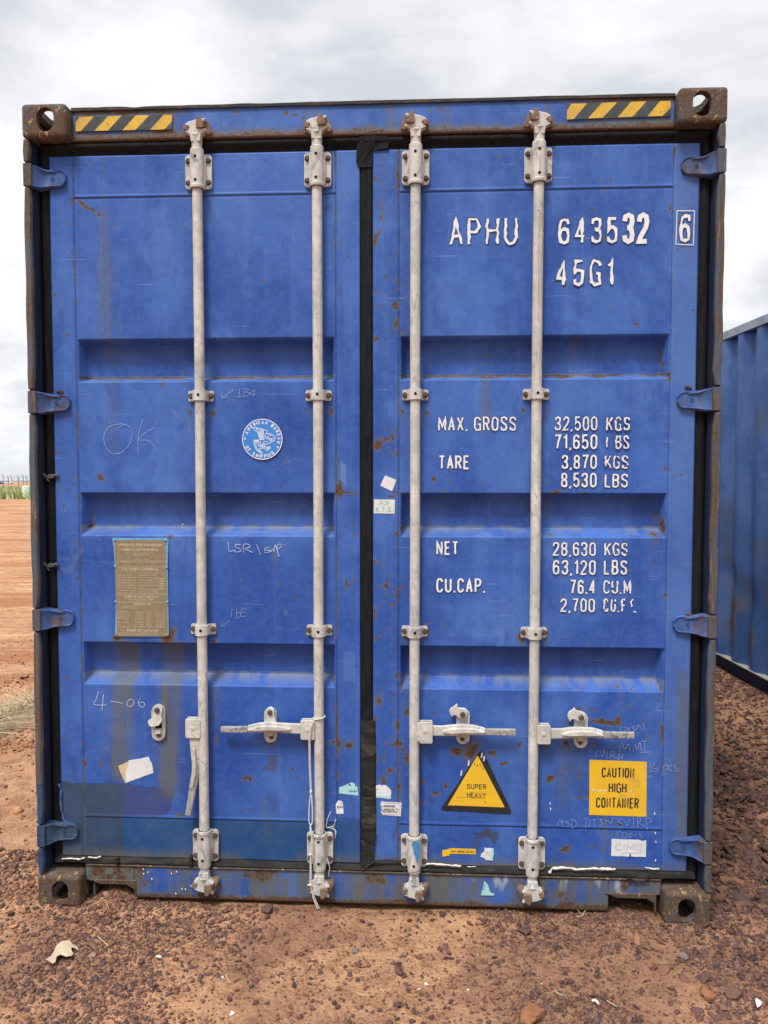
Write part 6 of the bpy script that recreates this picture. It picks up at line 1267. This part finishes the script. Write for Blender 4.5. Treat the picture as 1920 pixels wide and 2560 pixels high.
# dry straw pile on the left
def blades(name, N, posf, hgt, wid, lay, mats, label, col_):
    co = np.zeros((N, 3, 3)); p = posf(N); a = rng.uniform(0, 2*math.pi, N); h_ = rng.uniform(.5, 1, N)*hgt; ln = rng.normal(0, lay, (N, 2))
    wx, wy = np.cos(a)*wid, np.sin(a)*wid
    co[:, 0] = np.stack([p[:, 0]-wx, p[:, 1]-wy, p[:, 2]], -1); co[:, 1] = np.stack([p[:, 0]+wx, p[:, 1]+wy, p[:, 2]], -1); co[:, 2] = np.stack([p[:, 0]+ln[:, 0]*h_, p[:, 1]+ln[:, 1]*h_, p[:, 2]+h_/np.sqrt(1+(ln**2).sum(1))], -1)
    me = np_mesh(name, co.reshape(-1, 3), np.arange(N*3).reshape(-1, 3), 3, mats); c4 = np.ones((N*3, 4)); cc = col_[rng.integers(0, len(col_), N)]*rng.uniform(.7, 1.25, (N, 1)); c4[:, :3] = np.repeat(cc, 3, 0); attr(me, 'col', c4, 'COL')
    o = bpy.data.objects.new(name, me); S.collection.objects.link(o); return tag(o, label, None, None, 'stuff')
bmat, n = mat('grass_blade'); finish(bmat, n, n.n('ShaderNodeAttribute', attribute_name='col').outputs['Color'], .8, spec=.1)
A_ = gp(-90, 1840, .03); Bq = gp(75, 1765, .03)
def strawpos(N):
    t = rng.uniform(-.1, 1.25, N); s = rng.normal(0, .13, N); x = A_[0]+(Bq[0]-A_[0])*t; y = A_[1]+(Bq[1]-A_[1])*t+s+.02
    return np.stack([x, y, height(x, y)+.004+.035*np.exp(-(s/.12)**2)*rng.random(N)], -1)
blades('dry_grass', 4200, strawpos, .09, .0028, 3.0, bmat, 'pale dry grass lying in a heap left of the container', np.array([(.55, .43, .25), (.42, .31, .17), (.66, .55, .36), (.20, .14, .08)]))
# far bank, grass, fence, cars -------------------------------------------
ur = Vector((FW.x, FW.y)).normalized(); rt = Vector((ur.y, -ur.x))
def cs(d, px): u = (px-960)/F*d; return (CAM[0]+ur.x*d+rt.x*u, CAM[1]+ur.y*d+rt.y*u)
def zpx(d, py): return CAM[2]-(py-1193)/F*d
def bank(d, off=0): return (.10+.9*ss(d, 42, 62))*1.0
def farpos(N):
    d = rng.uniform(46, 92, N); px = rng.uniform(-1100, 260, N); u = (px-960)/F*d
    x = CAM[0]+ur.x*d+rt.x*u; y = CAM[1]+ur.y*d+rt.y*u; edge = 47+14*fbm(x, y, .05, 2, 7)-2; k = d > edge
    return np.stack([x, y, np.where(k, height(x, y)-.02, -3)], -1)
blades('tall_grass', 34000, farpos, 1.0, .06, .45, bmat, 'band of tall green grass beyond the sandy yard', np.array([(.36, .42, .19), (.28, .36, .15), (.44, .48, .26), (.50, .48, .30), (.20, .27, .11)]))
# fence far behind
d0 = 118; fz = zpx(d0, 1206)
fx, fy = cs(d0, 30); fence = thing('security_fence', 'far wire security fence with angled post tops beyond the grass', 'fence', (fx, fy, 0))
fmat = flat('galvanised_far', (.22, .25, .30), (.27, .30, .34), 5)
ux, uy = rt.x, rt.y
for i in range(-14, 9):
    s = i*.78+(.25 if i % 3 else 0); m = MB(); bxx, byy = ux*s, uy*s; hgt = zpx(d0, 1193 if i % 3 else 1183)+.1 if i % 4 == 2 else zpx(d0, 1194)
    m.tube([(bxx, byy, -.1), (bxx, byy, hgt)], .07 if i % 4 != 1 else .10, 6); m.tube([(bxx, byy, hgt), (bxx-ux*.22, byy-uy*.22, hgt+.28)], .05, 6)
    m.build('post', fmat, fence)
m = MB()
for z in (fz+.2, zpx(d0, 1203), zpx(d0, 1197), zpx(d0, 1193), zpx(d0, 1190.5)): m.tube([(ux*-12, uy*-12, z), (ux*8, uy*8, z)], .022, 4)
m.build('wire', fmat, fence)
def car(name, d, px, label, body, L=4.4, zg=None, rz=0):
    x, y = cs(d, px); t = thing(name, label, 'car', (x, y, height(x, y).item() if zg is None else zg), rz=rz)
    bm_ = flat(name+'_paint', body, None, 3, .3); gl = flat(name+'_glass', (.03, .05, .07), None, 3, .1); ty = flat(name+'_tyre', (.02, .02, .02), None, 9, .8)
    P = [(-L/2, .35), (-L/2+.05, .75), (-L*.36, .95), (-L*.2, 1.42), (L*.18, 1.46), (L*.34, .98), (L/2-.05, .85), (L/2, .4), (L/2-.1, .28), (-L/2+.1, .28)]
    MB().prism(P, -.85, .85).build('body', bm_, t, bevel=.08, seg=3)
    MB().prism([(-L*.30, 1.0), (-L*.19, 1.35), (L*.17, 1.39), (L*.29, 1.0)], -.865, .865).build('window', gl, t)
    for sx in (-.3, .3):
        for sy_ in (-.8, .68): m = MB(); m.tube([(sx*L, sy_, .33), (sx*L, sy_+.16, .33)], .33, 18); m.build('wheel', ty, t, smooth=40)
    return t
car('parked_car', 330, -3, 'dark blue parked car beyond the far fence', (.06, .16, .24))
car('parked_car', 390, 23, 'white parked car right of the blue car beyond the far fence', (.72, .74, .76))
m = MB(); m.tube([(0, 0, -.05), (0, 0, .86), (0, 0, .90), (0, 0, .93)], [.24, .26, .25, .18], 20); dx_, dy_ = cs(56, 65)
tag(m.build('drum', flat('drum_pale', (.62, .78, .60), (.55, .70, .54), 6), None, smooth=40, loc=(dx_, dy_, height(dx_, dy_).item())), 'pale green drum standing in the tall grass', 'drum')
# low blue hills on the horizon
m = MB(); hx = []
for i in range(61):
    a = -1.2+2.4*i/60; hx.append((2600*math.sin(a), 2600*math.cos(a), -12+7*fbm(i*.13, 0, 1, 4, 9)))
m.add([(x, y, -40) for x, y, z in hx]+hx+[(x*1.3, y*1.3, -40) for x, y, z in hx], [(i, i+1, 62+i, 61+i) for i in range(60)]+[(61+i, 62+i, 123+i, 122+i) for i in range(60)])
o = m.build('hills', flat('far_hills', (.36, .44, .52), (.40, .48, .55), .002, .95)); tag(o, 'low blue hills on the horizon', None, None, 'structure')

# ------------------------------------------------------------------ neighbouring container
ny = -.0512-.0047; base = Vector((CAM[0], CAM[1]))+Vector((math.cos(.0512), math.sin(.0512)))*2.6
d_ = Vector((math.sin(ny), math.cos(ny))); st_ = base+d_*2.3; NB = .084
nb = thing('shipping_container', 'neighbouring blue corrugated container standing to the right', 'container', (st_.x, st_.y, NB), rz=-ny)
NL, NH, NW = 12.19, 2.60, 2.438
def nat(Y_, Z_):
    r = np.zeros_like(Y_); ti = np.zeros(Y_.shape+(4,)); st = np.zeros_like(Y_)
    r += .8*np.exp(-(((Z_-.42)/.10)**2+((Y_-3.35)/.07)**2))+.9*np.exp(-(((Z_-.36)/.10)**2+((Y_-3.02)/.05)**2))+.6*np.exp(-(((Z_-.56)/.04)**2+((Y_-3.3)/.1)**2))
    r += .35*ss(fbm(Y_, Z_, 3, 4, 3), .55, .75)
    low_ = ss(Z_, 1.5, .3); ti[..., :3] = (.02, .055, .16); ti[..., 3] = low_*.55*ss(fbm(Y_*4, Z_, 1.2, 3, 5), .1, .5)  # lower wall tinted darker: its ambient shading put into the colour
    return r, st, ti
def ndent(Y_, Z_):
    d = np.zeros_like(Y_)
    for (y, z, ry, rz_, a) in ((3.1, .62, .12, .12, .02), (3.36, .75, .10, .09, .025), (3.6, .45, .1, .2, -.015), (2.9, .55, .08, .2, .02), (3.0, 1.0, .1, .25, .01)): d += a*np.exp(-((Y_-y)/ry)**2-((Z_-z)/rz_)**2)
    return d
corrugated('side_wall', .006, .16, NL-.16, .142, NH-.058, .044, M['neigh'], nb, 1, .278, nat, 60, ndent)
corrugated('side_wall', NW-.006, .16, NL-.16, .142, NH-.058, .036, M['paint_plain'], nb, -1)
MB().box(0, .055, .16, NL-.16, NH-.062, NH).build('top_rail', M['neigh_rail'], nb, bevel=.003)
MB().box(NW-.055, NW, .16, NL-.16, NH-.062, NH).build('top_rail', M['neigh_rail'], nb, bevel=.003)
m = MB(); m.box(.045, .055, .16, NL-.16, .004, .138, 0); m.box(-.006, .055, .16, NL-.16, .136, .142, 1); m.box(.004, .055, .16, NL-.16, 0, .006, 1)
m.build('bottom_rail', [M['neigh_dark'], M['dust']], nb)
MB().box(NW-.05, NW, .16, NL-.16, 0, .142).build('bottom_rail', M['neigh_dark'], nb)
MB().box(.03, NW-.03, .05, NL-.05, NH-.03, NH-.02).build('roof', M['paint_plain'], nb)
MB().box(.06, NW-.06, .05, NL-.05, .09, .13).build('floor', M['neigh_dark'], nb)
for yy in (.02, NL-.06): MB().box(.03, NW-.03, yy, yy+.04, .02, NH-.02).build('end_wall', M['paint_plain'], nb)
for sx in (0, NW-.162):
    for yy in (0, NL-.178):
        for z in (-.016, NH-.105): MB().box(sx-.004, sx+.160, yy, yy+.178, z, z+.118).build('corner_casting', M['cast'], nb, bevel=.01)
        MB().box(sx+.002, sx+.150, yy+.01, yy+.17, .103, NH-.106).build('corner_post', M['neigh_rail'], nb, bevel=.01)
